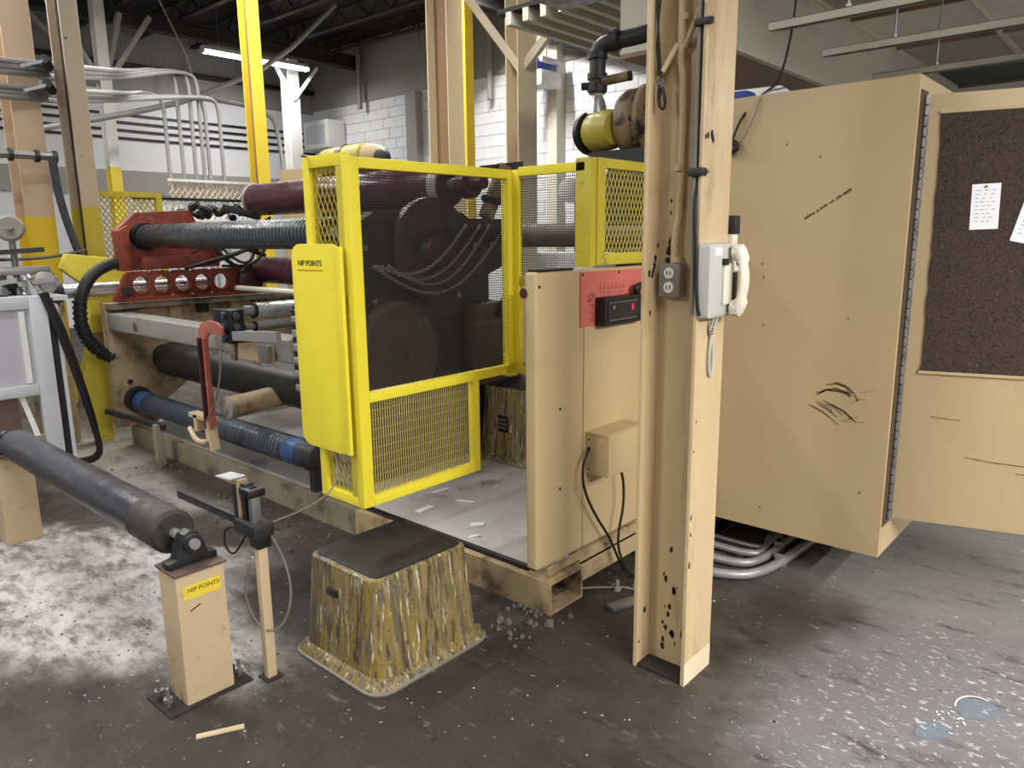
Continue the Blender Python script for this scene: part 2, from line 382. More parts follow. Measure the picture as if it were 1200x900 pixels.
#@@STRUCTURE
# ------------------------------------------------------------------ structure
tag(MB().box(-16, 6, -6, 11, -.2, 0).build('floor', 'floor'), 'worn grey concrete floor with painted-in pale reflections and dark oil stains', 'floor', kind='structure')
cl = tag(MB().box(-16, 6, -6, 11, 5.5, 5.7).build('ceiling', 'ceiling_dark'), 'dark painted roof deck high above the hall', 'ceiling', kind='structure')
for k in range(9):
    y = 1.2+k*1.05; mb = MB().box(-15, -3.2, y-.05, y+.05, 5.46, 5.5).box(-15, -3.2, y-.05, y+.05, 5.2, 5.24)
    for i in range(20):
        x = -14.8+i*.58; mb.bar((x, y, 5.22), (x+.29, y, 5.48), .025, .025).bar((x+.29, y, 5.48), (x+.58, y, 5.22), .025, .025)
    mb.build('roof_joist', 'joist_dark', cl)
for x in (-13.2, -8.4): MB().box(x-.1, x+.1, -2, 10.2, 4.95, 5.0).box(x-.1, x+.1, -2, 10.2, 5.15, 5.2).box(x-.02, x+.02, -2, 10.2, 4.95, 5.2).build('roof_girder', 'joist_dark', cl)

wl = tag(MB().box(-15.3, -15, -6, 10.4, 0, 5.5).build('wall_left', 'wall_white'), 'white wall with a grey band far behind the rolls', 'wall', kind='structure')
MB().box(-15, -14.96, -6, 10.2, 2.4, 2.84).build('grey_band', 'wall_band', wl)
MB().box(-15, -14.93, -6, 10.2, 4.28, 5.5).build('upper_grey', 'wall_grey_upper', wl)  # grey strip paints the ceiling's shadow onto the upper wall
MB().box(-15, -14.8, -6, 10.2, 4.66, 4.74).build('dark_rail', 'black_metal', wl)
for k, z in enumerate((3.42, 3.56, 3.70, 3.84)): MB().box(-15, -14.97, -6, 10.2, z-.022, z+.022).build('wall_slat', 'black_metal', wl)

wb = tag(MB().box(-15.3, 6, 10.2, 10.5, 0, 5.5).build('wall_back', 'mortar'), 'white painted concrete block wall with a grey upper part', 'wall', kind='structure')
MB().box(-15, 6, 10.15, 10.2, 4.32, 5.5).build('upper_grey', 'wall_grey_upper', wb)
bm_ = MB().box(-.1995, .1995, -.02, .01, -.097, .097); blk = bm_.build('block_source', 'wall_white', bevel=.004, seg=1); bme = blk.data; bpy.data.objects.remove(blk); bme.name = 'block'
for j in range(13):
    for i in range(23):
        x = -14.75+i*.405+(.2 if j % 2 else 0)
        if x > -5.7: continue
        inst(bme, 'block', wb, (x, 10.2+random.uniform(-.003, .003), 1.83+j*.2))
MB().box(-5.7, 6, 10.18, 10.2, 0, 4.32).box(-15, -5.7, 10.18, 10.2, 0, 1.73).build('smooth_wall_face', 'wall_white', wb)
MB().box(-11.62, -11.32, 10.02, 10.2, 0, 4.3).build('pilaster', 'wall_band', wb)
MB().box(-8.02, -7.83, 9.95, 10.2, 0, 4.9).build('pilaster', 'soffit_grey', wb)
MB().box(-8.9, -8.15, 10.08, 10.2, 4.0, 5.3).build('pilaster', 'soffit_grey', wb)
for x, z0, z1 in ((-13.0, 4.15, 5.3), (-10.65, 4.1, 5.4), (-9.35, 3.9, 5.3)):
    tag(MB().cyl((x, 10.0, z0), (x, 10.0, z1), .05, n=10).build('drop_pipe', 'grey_beam', loc=(x, 10, z0), smooth=True), {-13.0: 'left', -10.65: 'middle', -9.35: 'right'}[x]+' one of three grey pipe ends hanging down the back wall', 'pipe', 'pipe ends along the back wall')

# low ceiling, soffit and strut rails on the right
lc = T('ceiling_low', 'dropped grid ceiling of light and dark tiles above the cabinet', 'ceiling', (0, 6, 3.05), kind='structure')
tile = MB().box(-.36, .36, -.56, .56, 0, .02).build('tile_source', 'tile_light'); tiles = {}
for k in ('tile_light', 'tile_mid', 'tile_dark'):
    d = tile.data.copy(); d.materials.clear(); d.materials.append(MATS[k]); tiles[k] = d
bpy.data.objects.remove(tile)
for i in range(6):
    for j in range(6):
        k = random.choice(['tile_light', 'tile_mid', 'tile_mid', 'tile_dark', 'tile_light'])
        inst(tiles[k], 'ceiling_tile', lc, (-1.62+i*.75, 4.2+j*1.15, 3.06))
for i in range(7): MB().box(-1.995+i*.75-.015, -1.995+i*.75+.015, 3.6, 10.15, 3.03, 3.06).build('grid_bar', 'soffit_grey', lc)
for j in range(7): MB().box(-1.98, 2.5, 3.625+j*1.15-.012, 3.625+j*1.15+.012, 3.035, 3.06).build('grid_bar', 'soffit_brown', lc)
sf = tag(MB().box(-2.6, -1.995, 3.9, 10.15, 2.585, 4.6).build('trim_1', 'soffit_grey'), 'grey boxed-in duct face above the tan cabinet', 'soffit', kind='structure')
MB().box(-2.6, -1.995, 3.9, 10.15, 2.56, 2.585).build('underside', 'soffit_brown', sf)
MB().box(-2.02, -1.98, 3.9, 10.15, 2.55, 2.60).build('edge_strip', 'soffit_grey', sf)
for y, lab in ((3.70, 'nearest galvanised strut rail hanging over the tan cabinet'), (4.42, 'middle galvanised strut rail hanging over the tan cabinet'), (5.3, 'farthest galvanised strut rail hanging over the tan cabinet')):
    t = T('strut_rail', lab, 'rail', (-1.61, y, 2.5), 'strut rails over the cabinet')
    MB().box(-1.61, 1.6, y-.021, y+.021, 2.537, 2.541).box(-1.61, 1.6, y-.021, y-.018, 2.5, 2.54).box(-1.61, 1.6, y+.018, y+.021, 2.5, 2.54).box(-1.61, 1.6, y-.021, y-.010, 2.5, 2.503).box(-1.61, 1.6, y+.010, y+.021, 2.5, 2.503).build('channel', 'strut', t)
    for x in (-1.25, .3, 1.4):
        MB().cyl((x, y, 2.54), (x, y, 3.04), .006, n=6).build('hanger_rod', 'steel', t); MB().cyl((x, y, 2.54), (x, y, 2.556), .014, n=6).build('nut', 'steel', t)

# fluorescent strips
def strip_light(x, y, z, ln, label, group, watts):
    t = T('strip_light', label, 'light', (x, y, z), group)
    MB().prism([(x-.1, z+.03), (x+.1, z+.03), (x+.05, z+.1), (x-.05, z+.1)], 'y', y-ln/2, y+ln/2).build('housing', 'white_paint', t)
    for dx in (-.05, .05): MB().cyl((x+dx, y-ln/2+.02, z), (x+dx, y+ln/2-.02, z), .018, n=10).build('tube', 'tube_glow', t, smooth=True)
    for s in (-1, 1):
        MB().box(x-.08, x+.08, y+s*ln/2-.01, y+s*ln/2+.01, z-.025, z+.05).build('end_cap', 'white_paint', t)
        MB().cyl((x, y+s*ln*.35, z+.1), (x, y+s*ln*.35, 5.5), .004, n=5).build('hanger_wire', 'steel', t)
    ld = bpy.data.lights.new('strip_glow', 'AREA'); ld.shape = 'RECTANGLE'; ld.size = .16; ld.size_y = ln; ld.energy = watts; ld.color = (1, .98, .95)
    lo = bpy.data.objects.new('strip_glow', ld); COL.objects.link(lo); lo.parent = t; lo.location = (0, 0, -.03)
    return t
strip_light(-13.1, 7.8, 4.75, 2.1, 'glowing fluorescent strip light behind the tall yellow column', 'ceiling strip lights', LAMP_POWER)
for x, y, z, d, k in ADDED_LAMPS: strip_light(x, y, z, 2.4, 'unseen fluorescent strip light added to brighten the hall, outside the picture', 'added strip lights out of view', LAMP_POWER*k)

# ------------------------------------------------------------------ columns
def icol(name, x, y, bf, dpt, tf, tw, z1, mat, label, group=None, web_mat=None, base=True):
    """wide-flange column, flanges face +X / -X, near flange face at x, centred on y"""
    t = T(name, label, 'column', (x-dpt/2, y, 0), group)
    MB().box(x-tf, x, y-bf/2, y+bf/2, 0, z1).build('flange', mat, t, bevel=.003, seg=1)
    MB().box(x-dpt, x-dpt+tf, y-bf/2, y+bf/2, 0, z1).build('flange', mat, t, bevel=.003, seg=1)
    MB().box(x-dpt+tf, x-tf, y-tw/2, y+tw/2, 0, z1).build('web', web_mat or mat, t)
    return t
maincol = icol('steel_column', -1.12, 2.2345, .195, .207, .014, .010, 3.6, 'tan_column', 'tan steel column with chipped paint, a telephone and conduit')
MB().box(-1.1205, -1.1192, 2.139, 2.330, 0, .085).build('worn_foot', 'column_cream', maincol)
MB().box(-1.32, -1.13, 2.145, 2.325, 0, .012).build('base_grout', 'debris_dark', maincol)
random.seed(11)
mb = MB()
def chip(mb, c, a, b, r):   # an irregular flake of bare dark steel, one paint-layer thick
    c, a, b = Vector(c), Vector(a), Vector(b); n = 9; w = a.cross(b)*.0008
    ring = []
    for i in range(n):
        g = 2*PI*i/n; k = r*random.uniform(.5, 1.1); ring.append(c+a*math.cos(g)*k*.55+b*math.sin(g)*k)
    mb.loft([[tuple(p-w) for p in ring], [tuple(p+w) for p in ring]])
for k in range(30):
    z = .05+abs(random.gauss(0, .16)); chip(mb, (-1.21+random.uniform(-.05, .06), 2.229, z), (1, 0, 0), (0, 0, 1), random.uniform(.006, .02))
for k in range(10): chip(mb, (-1.312, random.uniform(2.15, 2.22), random.choice([1.45, 1.5, 1.3, .12, .2])+random.uniform(-.03, .03)), (0, 1, 0), (0, 0, 1), random.uniform(.008, .018))
for z, r in ((1.50, .03), (1.46, .03), (1.53, .018), (1.62, .008), (1.66, .008)): chip(mb, (-1.275, 2.229, z), (1, 0, 0), (0, 0, 1), r)
for y, z, r in ((2.165, 1.845, .012), (2.19, 1.85, .02), (2.2, 1.835, .014), (2.15, 1.84, .01), (2.15, .45, .014), (2.15, .56, .01), (2.15, .85, .006), (2.16, .95, .006), (2.149, .62, .01)): chip(mb, (-1.1195, y, z), (0, 1, 0), (0, 0, 1), r)
mb.build('paint_chip', 'ink', maincol)['kind'] = 'stuff'

icol('steel_column', -7.9, 2.375, .24, .30, .02, .015, 5.5, 'col_two_a', 'wide tan column with bright yellow foot at the left edge', web_mat='column_brown')  # brown web paints in the column's unlit side
icol('steel_column', -7.6, 2.71, .155, .30, .02, .015, 5.5, 'col_two_b', 'narrow tan column beside the yellow mesh fence', web_mat='joist_dark')  # dark web colour stands for the side turned from the light
def braced(t, x, y, z0, dz, dirs, mat, w=.07):
    for dx, dy in dirs: MB().bar((x, y, z0), (x+dx, y+dy, z0+dz), w, w).build('brace', mat, t)
c3 = icol('steel_column', -12.0, 4.68, .16, .16, .012, .01, 5.5, 'col_two_c', 'slim white column with yellow foot and diagonal braces on top')
braced(c3, -12.08, 4.68, 3.75, 1.1, ((-.9, -.6), (.0, .75), (.2, -.75), (-.1, .35)), 'wall_band')
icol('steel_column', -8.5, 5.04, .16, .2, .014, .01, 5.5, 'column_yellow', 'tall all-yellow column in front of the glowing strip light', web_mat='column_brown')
c5 = icol('steel_column', -13.5, 8.78, .26, .26, .02, .014, 5.0, 'white_paint', 'white column with Y braces under the strip light')
braced(c5, -13.5, 8.78, 4.25, .65, ((.1, -.5), (.1, .5)), 'white_paint', .06)
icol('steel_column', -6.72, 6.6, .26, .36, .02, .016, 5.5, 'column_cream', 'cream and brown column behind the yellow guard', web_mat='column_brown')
icol('steel_column', -7.42, 7.55, .16, .2, .014, .01, 5.5, 'column_yellow', 'dull yellow column close behind the cream column')
c7 = icol('steel_column', -5.98, 7.05, .34, .2, .02, .014, 5.5, 'column_cream', 'cream column with crossing diagonal braces and a blue sensor beside it', web_mat='column_tan_far')
braced(c7, -6.05, 7.02, 3.45, 1.5, ((1.4, .35), (-.9, -.7), (.5, 1.0)), 'column_cream', .09)

# ------------------------------------------------------------------ background services
t = T('wall_heater', 'small white and blue unit heater on the pilaster', 'heater', (-7.8, 9.6, 3.85))
MB().box(-8.16, -7.78, 9.4, 9.9, 4.02, 4.26).build('blue_cover', 'blue_plastic', t, bevel=.03)
MB().box(-8.2, -7.72, 9.45, 9.92, 4.2, 4.28).build('top', 'white_paint', t, bevel=.02); MB().box(-7.92, -7.7, 9.4, 9.9, 3.85, 4.08).build('side_box', 'white_paint', t, bevel=.02)
MB().lathe((-8.04, 9.42, 3.94), (0, -1, 0), [(0, .14), (.05, .15), (.08, .11)], 14).build('fan_guard', 'black_metal', t, smooth=True)
t = T('wall_box', 'plain white box high in the far corner of the walls', 'box', (-14.2, 9.9, 3.4))
MB().box(-14.65, -13.75, 9.7, 10.15, 3.45, 4.02).build('body', 'white_paint', t, bevel=.02); MB().box(-14.55, -13.85, 9.69, 9.7, 3.55, 3.92).build('lid', 'light_grey', t)
# bundle of bent conduits behind the rolls
for k, (y, zt, up) in enumerate(((4.66, 3.40, 0), (4.85, 3.70, 1), (5.02, 3.72, 1), (5.14, 3.72, 1), (5.22, 3.42, 0), (5.42, 3.44, 0))):
    lab = ['leftmost', 'second', 'third', 'fourth', 'fifth', 'rightmost'][k]
    o = .03*k if up else .03*k+.02; zl = (3.03, 3.08, 3.18) if up else (2.82, 2.87, 2.96); dz = .045*((k-1) % 3) if up else .04*(k % 3)
    P = [(-7.65-o*.2, 1.5, zl[0]-dz), (-7.70-o*.2, 2.4, zl[1]-dz), (-8.1-o, 2.85, zl[2]-dz), (-9.3-o, 3.9, (3.46 if up else 3.22)-dz*.6), (-10.1, y-.35, zt-.01), (-10.2, y-.05, zt), (-10.2, y, zt-.12), (-10.2, y, zt-.5), (-10.2, y, 0)]
    tag(MB().tube(P, .026, 8, 2).build('bent_conduit', 'galv', loc=(-10.2, y, 0), smooth=True), lab+' of six grey conduits bending down behind the rolls', 'conduit', 'bent conduits behind the rolls')
tag(MB().tube([(-10.8, 5.7, 3.55), (-10.8, 6.5, 3.5), (-10.8, 6.75, 3.2), (-10.8, 6.8, 0)], .03, 8, 2).build('bent_conduit', 'galv', loc=(-10.8, 6, 2), smooth=True), 'single grey conduit arching behind the yellow column', 'conduit')
tag(MB().tube([(-11.2, 3.2, 2.9), (-11.2, 5.2, 3.45), (-11.2, 5.9, 3.75), (-11.2, 7.0, 4.32), (-11.2, 8.2, 5.42)], .04, 8, 1).build('diagonal_pipe', 'galv', loc=(-11.2, 5.2, 3.4), smooth=True), 'grey pipe rising diagonally across the strip light', 'pipe')
tag(MB().tube([(-12.2, 5.5, 5.49), (-12.15, 6.0, 4.4), (-12.1, 6.2, 3.4)], .012, 6).build('hanging_cable', 'galv', loc=(-12.1, 6.2, 3.4), smooth=True), 'thin cable hanging from the roof left of the yellow column', 'cable')
t = T('pipe_valve', 'cluster of small valves clamped on the grey pipes by the columns', 'valve', (-7.66, 2.5, 2.8))
for z in (2.88, 3.08): MB().cyl((-7.78, 2.56, z), (-7.6, 2.47, z+.03), .04, n=8).build('valve_body', 'cast_iron', t); MB().bar((-7.62, 2.48, z+.02), (-7.58, 2.28, z-.06), .025, .025).build('lever', 'light_grey', t)
t = T('pipe_rack', 'black clamped pipe crossing the wide tan column at eye level', 'pipe', (-7.6, 1.6, 2.28))
MB().tube([(-7.6, .6, 2.27), (-7.6, 2.45, 2.29)], .035, 8).build('pipe', 'steel', t, smooth=True)
for y in (1.85, 2.1, 2.3, 2.44): MB().cyl((-7.6, y, 2.285), (-7.6, y+.03, 2.285), .055, n=10).build('clamp', 'cast_iron', t)
tag(MB().tube([(-7.5, 2.40, 2.28), (-7.5, 2.42, 1.9), (-7.48, 2.5, 1.5), (-7.45, 2.6, 1.1)], .035, 8, 2).build('drop_hose', 'roller_charcoal', loc=(-7.5, 2.4, 1.1), smooth=True), 'grey hose dropping between the two tan columns', 'hose')
t = T('sprinkler_pipe', 'black pipe along the wall top right of the blue heater', 'pipe', (-7, 9.8, 4.4))
MB().tube([(-8.0, 9.8, 4.62), (-7.4, 9.8, 4.45), (-6.2, 9.8, 4.05), (-5.4, 9.8, 3.9)], .07, 8, 1).build('pipe', 'cast_iron', t, smooth=True)
for k in range(7):
    x = -5.25+k*.22; tag(MB().box(x-.035, x+.035, 5.9, 9.9, 3.6, 3.72).build('roof_purlin', 'soffit_grey', loc=(x, 8, 3.6)), '%s roof purlin under the sheet roof above the heater' % ['leftmost', 'second', 'third', 'fourth', 'fifth', 'sixth', 'rightmost'][k], 'beam', 'sheet roof purlins')
tag(MB().box(-5.4, -2.7, 5.9, 9.9, 3.72, 3.76).build('sheet_roof', 'joist_dark', loc=(-4, 8, 3.72)), 'dark sheet roof lying on pale purlins above the heater', 'roof')
t = T('overhead_unit', 'black overhead unit hanging at the top edge beside the column', 'hoist', (-3.6, 5.6, 3.2))
MB().box(-4.5, -2.9, 5.0, 5.8, 3.55, 4.1).build('body', 'black_metal', t, bevel=.04); MB().box(-4.3, -4.0, 4.98, 5.0, 3.58, 3.68).build('nameplate', 'galv', t)
MB().cyl((-3.0, 5.4, 3.05), (-3.0, 5.4, 3.56), .05, n=10).build('spout', 'galv', t, smooth=True)
# ------------------------------------------------------------------ electrical cabinet with open door
cab = T('electrical_cabinet', 'large tan steel electrical cabinet with its door swung open', 'cabinet', (-1.25, 3.8, 0))
CX0, CX1, CY0, CY1, CZ0, CZ1 = -1.78, -.809, 3.22, 4.42, .2, 2.131
MB().box(CX0, CX1, CY0, CY0+.004, CZ0, CZ1).build('side_panel', 'tan_cabinet', cab)
MB().box(CX0, CX1, CY1-.004, CY1, CZ0, CZ1).build('side_panel', 'tan_cabinet', cab)
MB().box(CX0, CX0+.004, CY0+.004, CY1-.004, CZ0, CZ1).build('back_panel', 'tan_cabinet', cab)
MB().box(CX0+.004, CX1, CY0+.004, CY1-.004, CZ1-.004, CZ1).build('top_panel', 'tan_cabinet', cab)
MB().box(CX0+.004, CX1, CY0+.004, CY1-.004, CZ0, CZ0+.004).build('bottom_panel', 'tan_cabinet', cab)
MB().box(CX1-.006, CX1, CY0+.004, CY0+.13, CZ0+.004, CZ1-.004).box(CX1-.006, CX1, CY1-.09, CY1-.004, CZ0+.004, CZ1-.004).box(CX1-.006, CX1, CY0+.13, CY1-.09, CZ0+.004, CZ0+.14).box(CX1-.006, CX1, CY0+.13, CY1-.09, CZ1-.06, CZ1-.004).build('front_frame', 'tan_cabinet', cab)
MB().box(CX0+.03, CX0+.04, CY0+.1, CY1-.1, CZ0+.15, CZ1-.12).build('mounting_plate', 'light_grey', cab)
for i in range(3):
    for j in range(4): MB().box(CX0+.04, CX0+.14, CY0+.2+i*.27, CY0+.40+i*.27, .55+j*.38, .75+j*.38).build('control_relay', 'cast_iron', cab, bevel=.008, seg=1)
MB().box(CX0+.02, CX0+.40, CY0+.75, CY1-.02, 0, CZ0).build('plinth', 'black_metal', cab)
MB().box(CX0+.02, CX0+.10, CY0+.05, CY0+.13, 0, CZ0).build('leg', 'black_metal', cab)
U, N, HG = Vector((.958, .286, 0)).normalized(), Vector((.286, -.958, 0)).normalized(), Vector((-.809, 3.35, 0))
Zv = Vector((0, 0, 1))
def dpt(u, z, o=0.): return HG+U*u+N*o+Zv*z
DW = .98
door = MB().obox(dpt(DW/2, 1.209, .005), U*DW/2, N*.018, Zv*.86).build('door', 'tan_cabinet', cab, bevel=.006)
DP = door
mb = MB()
for k in range(44):
    z = .36+k*.0388; mb.cyl((CX1+.010, 3.300, z), (CX1+.010, 3.300, z+.033), .012, n=8)
mb.build('piano_hinge', 'steel', door, smooth=True)
MB().box(CX1, CX1+.0025, 3.243, 3.346, .33, 2.08).build('hinge_gap_shade', 'gap_shade_brown', door)  # dark strip paints in the shade of the hinge gap
# cork board with slightly torn left edge
edge = [(.056, .992)]
rs = random.Random(3)
for k in range(22): edge.append((.052+.014*(1-k/22)+rs.uniform(-.003, .004), 1.02+k*.044))
edge.append((.05, 1.996))
poly = [(.90, .992)]+[(.90, 1.996)]+edge[::-1]
ring = lambda o: [tuple(dpt(u, z, o)) for u, z in poly]
MB().loft([ring(.0232), ring(.031)]).build('cork_board', 'cork', door)
ring = None
MB().obox(dpt(.475, .990, .027), U*.42, N*.006, Zv*.006).build('board_batten', 'tan_cabinet', door)
MB().obox(dpt(.475, 2.000, .027), U*.43, N*.006, Zv*.005).build('board_batten', 'tan_cabinet', door)
MB().cyl(dpt(.91, 1.2, .02), dpt(.91, 1.2, .05), .03, n=16).obox(dpt(.91, 1.17, .055), U*.012, N*.006, Zv*.07).build('latch_handle', 'black_metal', door)
def stroke(mb, pts, o, w=.0022, f=None):
    f = f or dpt
    for (a, b), (c, d) in zip(pts, pts[1:]):
        p, q = f(a, b, o), f(c, d, o)
        if (q-p).length > 1e-4: mb.bar(p, q, .0008, w, up=(q-p).cross(N if f is dpt else Vector((0, -1, 0))))
mb = MB()
for pts in ([(.114, .806), (.16, .802), (.222, .800)], [(.25, .648), (.31, .640), (.375, .634)], [(.28, .645), (.33, .638), (.46, .632)], [(.40, .635), (.55, .628)], [(.43, .60), (.5, .596)]): stroke(mb, pts, .0236, .004)
mb.build('scratch', 'scuff', door)
# pinned papers
def pinned(u0, u1, z0, z1, tilt, label):
    t = T('pinned_paper', label, 'paper', tuple(dpt((u0+u1)/2, z0, .035)), 'papers on the cork board')
    c = dpt((u0+u1)/2, (z0+z1)/2, .0325); a = (U*math.cos(tilt)+Zv*math.sin(tilt)); b = (Zv*math.cos(tilt)-U*math.sin(tilt))
    MB().obox(c, a*(u1-u0)/2, N*.0007, b*(z1-z0)/2).build('sheet', 'paper', t)
    mb = MB(); r = random.Random(int(u0*1000))
    for k in range(9):
        zz = (z1-z0)*(.36-.085*k); x = -(u1-u0)*.36
        while x < (u1-u0)*.3:
            w = r.uniform(.006, .016); mb.obox(c+a*(x+w/2)+b*zz+N*.0009, a*w/2, N*.0002, b*.0012); x += w+r.uniform(.004, .014)
    mb.build('printed_lines', 'ink_soft', t)
    MB().lathe(c+b*((z1-z0)*.44), N, [(0, .003), (.004, .005), (.008, .0035)], 8).build('push_pin', 'steel', t, smooth=True)
pinned(.178, .272, 1.558, 1.728, .03, 'white sheet of notes pinned alone on the cork board')
pinned(.335, .45, 1.50, 1.68, -.22, 'tilted white sheet cut by the right edge of the picture')
# marker writing and scuffs on the side panel
def cpt(x, z, o): return Vector((x, CY0-o, z))
mb = MB(); r = random.Random(5); x0, z0, x1, z1 = -1.206, 1.609, -1.026, 1.722
words = [(0, .22), (.27, .30), (.34, .50), (.54, .64), (.68, .80), (.83, 1.0)]
dx, dz = x1-x0, z1-z0
for a, b in words:
    n = max(3, int((b-a)*44)); pts = []
    for i in range(n+1):
        s = a+(b-a)*i/n; h = (.0075 if i % 2 else -.0045)*r.uniform(.5, 1.1); pts.append((x0+dx*s-h*.5, z0+dz*s+h*.85))
    stroke(mb, pts, .0006, .0034, cpt)
mb.build('marker_writing', 'ink', cab)
mb = MB(); r = random.Random(9)
for k in range(7):
    a0, a1 = r.uniform(.2, 1.2), r.uniform(1.6, 3.0); rx, rz = r.uniform(.07, .12), r.uniform(.05, .09)
    stroke(mb, [(-1.03+rx*math.cos(a0+(a1-a0)*i/8)*1.0, .84+rz*math.sin(a0+(a1-a0)*i/8)+(r.uniform(-.004, .004))) for i in range(9)], .0006, .005, cpt)
for k in range(9):
    x, z = -1.14+r.uniform(0, .1), .85-r.uniform(0, .04); l = r.uniform(.05, .15); stroke(mb, [(x, z), (x+l*.6, z-l*.25), (x+l, z-l*.55)], .0006, .0045, cpt)
for k in range(8):
    x, z = -.98+r.uniform(-.02, .06), .8+r.uniform(-.04, .1); stroke(mb, [(x, z), (x+.04, z+r.uniform(-.01, .03))], .0006, .002, cpt)
mb.build('scuff_mark', 'scuff', cab)
mb = MB()
for x, z in ((-1.30, 1.92), (-1.16, 1.86), (-1.38, 1.42), (-1.37, 1.36), (-1.36, 1.15), (-1.33, .30), (-.9, .47), (-1.0, 1.2)): chip(mb, (x, 3.2192, z), (1, 0, 0), (0, 0, 1), .008)
mb.build('scuff_spot', 'scuff', cab)

# clutter behind the column above the cabinet
tag(MB().obox((-1.60, 3.62, 2.172), (.13, .02, 0), (-.02, .15, 0), (0, 0, .040)).build('cable_box', 'paper', loc=(-1.62, 3.5, 2.14), bevel=.01), 'flat white carton lying on top of the tan cabinet', 'box')
tag(MB().box(-1.74, -1.5, 3.24, 3.34, 2.131, 2.165).build('blue_box', 'blue_plastic', loc=(-1.6, 3.29, 2.13), bevel=.01), 'small blue box on the tan cabinet beside the column', 'box')
tag(MB().tube([(-1.55, 3.85, 3.0), (-1.53, 3.8, 2.6), (-1.5, 3.6, 2.25), (-1.46, 3.3, 2.145), (-1.50, 3.2, 2.05), (-1.54, 3.2, 1.95)], .006, 6, 2).build('loose_cable', 'rubber_black', loc=(-1.5, 3.3, 2.0), smooth=True), 'black cable dropping from above onto the tan cabinet', 'cable')
tag(MB().tube([(-1.44, 3.5, 2.2), (-1.42, 3.21, 2.14), (-1.44, 3.205, 2.05), (-1.5, 3.2, 1.93), (-1.58, 3.2, 1.95)], .004, 6, 2).build('loose_wire', 'outlet_grey', loc=(-1.5, 3.3, 1.95), smooth=True), 'thin grey wire looping over the cabinet edge', 'wire')
tag(MB().tube([(-1.6, 3.2, 1.98), (-1.5, 3.19, 1.93), (-1.53, 3.19, 1.9), (-1.6, 3.2, 1.92)], .014, 8, 2, closed=True).build('cable_knot', 'rubber_black', loc=(-1.55, 3.2, 1.9), smooth=True), 'black knot of cable against the cabinet side by the column', 'cable')

# ------------------------------------------------------------------ things on the main column
t = T('wall_telephone', 'cream wall telephone with handset mounted on the tan column', 'telephone', (-1.1, 2.2, 1.28))
MB().loft([rrect(-1.12, 0, .0001, .0001, .00005, 0)] if 0 else [[( -1.1195, p[0], p[1]) for p in rpoly(2.135, 2.30, 1.285, 1.525, .012)], [(-1.085, p[0], p[1]) for p in rpoly(2.14, 2.295, 1.29, 1.52, .012)], [(-1.078, p[0], p[1]) for p in rpoly(2.15, 2.285, 1.30, 1.51, .012)]]).build('base', 'phone_grey', t, bevel=0, smooth=True)
MB().box(-1.079, -1.070, 2.215, 2.275, 1.33, 1.46).build('cradle', 'cream', t, bevel=.004)
hs = []
for i in range(13):
    g = -1+2*i/12; z = 1.405+g*.105; x = -1.03-.026*g*g; wy, wx = (.024, .014) if abs(g) < .55 else (.026, .024)
    hs.append([(x+wx*math.cos(2*PI*k/12), 2.272+wy*math.sin(2*PI*k/12), z) for k in range(12)])
hset = MB().loft(hs).build('handset', 'cream', t, smooth=True)
for s in (-1, 1): MB().lathe((-1.052, 2.272, 1.405+s*.088), (-1, 0, 0), [(-.012, .026), (.012, .027), (.018, .022)], 16).build('earpiece', 'cream', hset, smooth=True)
MB().box(-1.078, -1.066, 2.21, 2.235, 1.455, 1.475).build('hook_switch', 'black_metal', t); MB().box(-1.0785, -1.0765, 2.16, 2.205, 1.485, 1.51).build('number_card', 'paper', t)
MB().box(-1.078, -1.0765, 2.225, 2.255, 1.425, 1.432).build('slot', 'black_metal', t)
MB().tube([(-1.10, 2.215, 1.287), (-1.112, 2.212, 1.25), (-1.112, 2.218, 1.235), (-1.112, 2.235, 1.2), (-1.112, 2.244, 1.14), (-1.112, 2.236, 1.09), (-1.112, 2.22, 1.10), (-1.112, 2.214, 1.16), (-1.112, 2.222, 1.22), (-1.10, 2.235, 1.287)], .005, 7, 2).build('cord', 'phone_grey', t, smooth=True)
for k in range(3): MB().tube([(-1.112+.007*math.cos(g*PI/5), 2.22+.009*math.sin(g*PI/5), 1.235+k*.009) for g in range(10)], .003, 5, closed=True).build('cord_coil', 'outlet_grey', t, smooth=True)
t = T('outlet_box', 'grey electrical outlet box on the recessed side of the column', 'outlet', (-1.25, 2.21, 1.35))
MB().box(-1.29, -1.212, 2.185, 2.229, 1.348, 1.458).build('box', 'outlet_grey', t, bevel=.006)
for z in (1.38, 1.427):
    rc = MB().lathe((-1.251, 2.186, z), (0, -1, 0), [(0, .019), (.004, .018)], 14).build('receptacle', 'cream', t, smooth=True)
    MB().box(-1.259, -1.256, 2.1805, 2.182, z-.006, z+.007).box(-1.247, -1.244, 2.1805, 2.182, z-.006, z+.007).build('slot', 'black_metal', rc)
t = T('column_conduit', 'tan painted conduit rising from the outlet box up the column', 'conduit', (-1.24, 2.2, 1.455))
MB().tube([(-1.245, 2.205, 1.456), (-1.245, 2.205, 1.56), (-1.236, 2.214, 1.62), (-1.236, 2.214, 2.02), (-1.243, 2.20, 2.1), (-1.243, 2.20, 3.5)], .0125, 10, 1).build('pipe', 'tan_column', t, smooth=True)
MB().tube([(-1.285, 2.165, 2.05), (-1.25, 2.195, 2.13)], .009, 8).build('branch', 'tan_column', t, smooth=True)
MB().tube([(-1.232, 2.205, 2.12), (-1.19, 2.19, 2.18), (-1.145, 2.16, 2.24)], .009, 8).build('branch', 'tan_column', t, smooth=True)
for z in (1.46, 1.75, 2.2): MB().cyl((-1.24, 2.209, z), (-1.24, 2.209, z+.02), .018, n=10).build('coupling', 'tan_column', t, smooth=True)
t = T('column_cable', 'dark cable clipped along the inside corner of the column flange', 'cable', (-1.14, 2.15, 1.4))
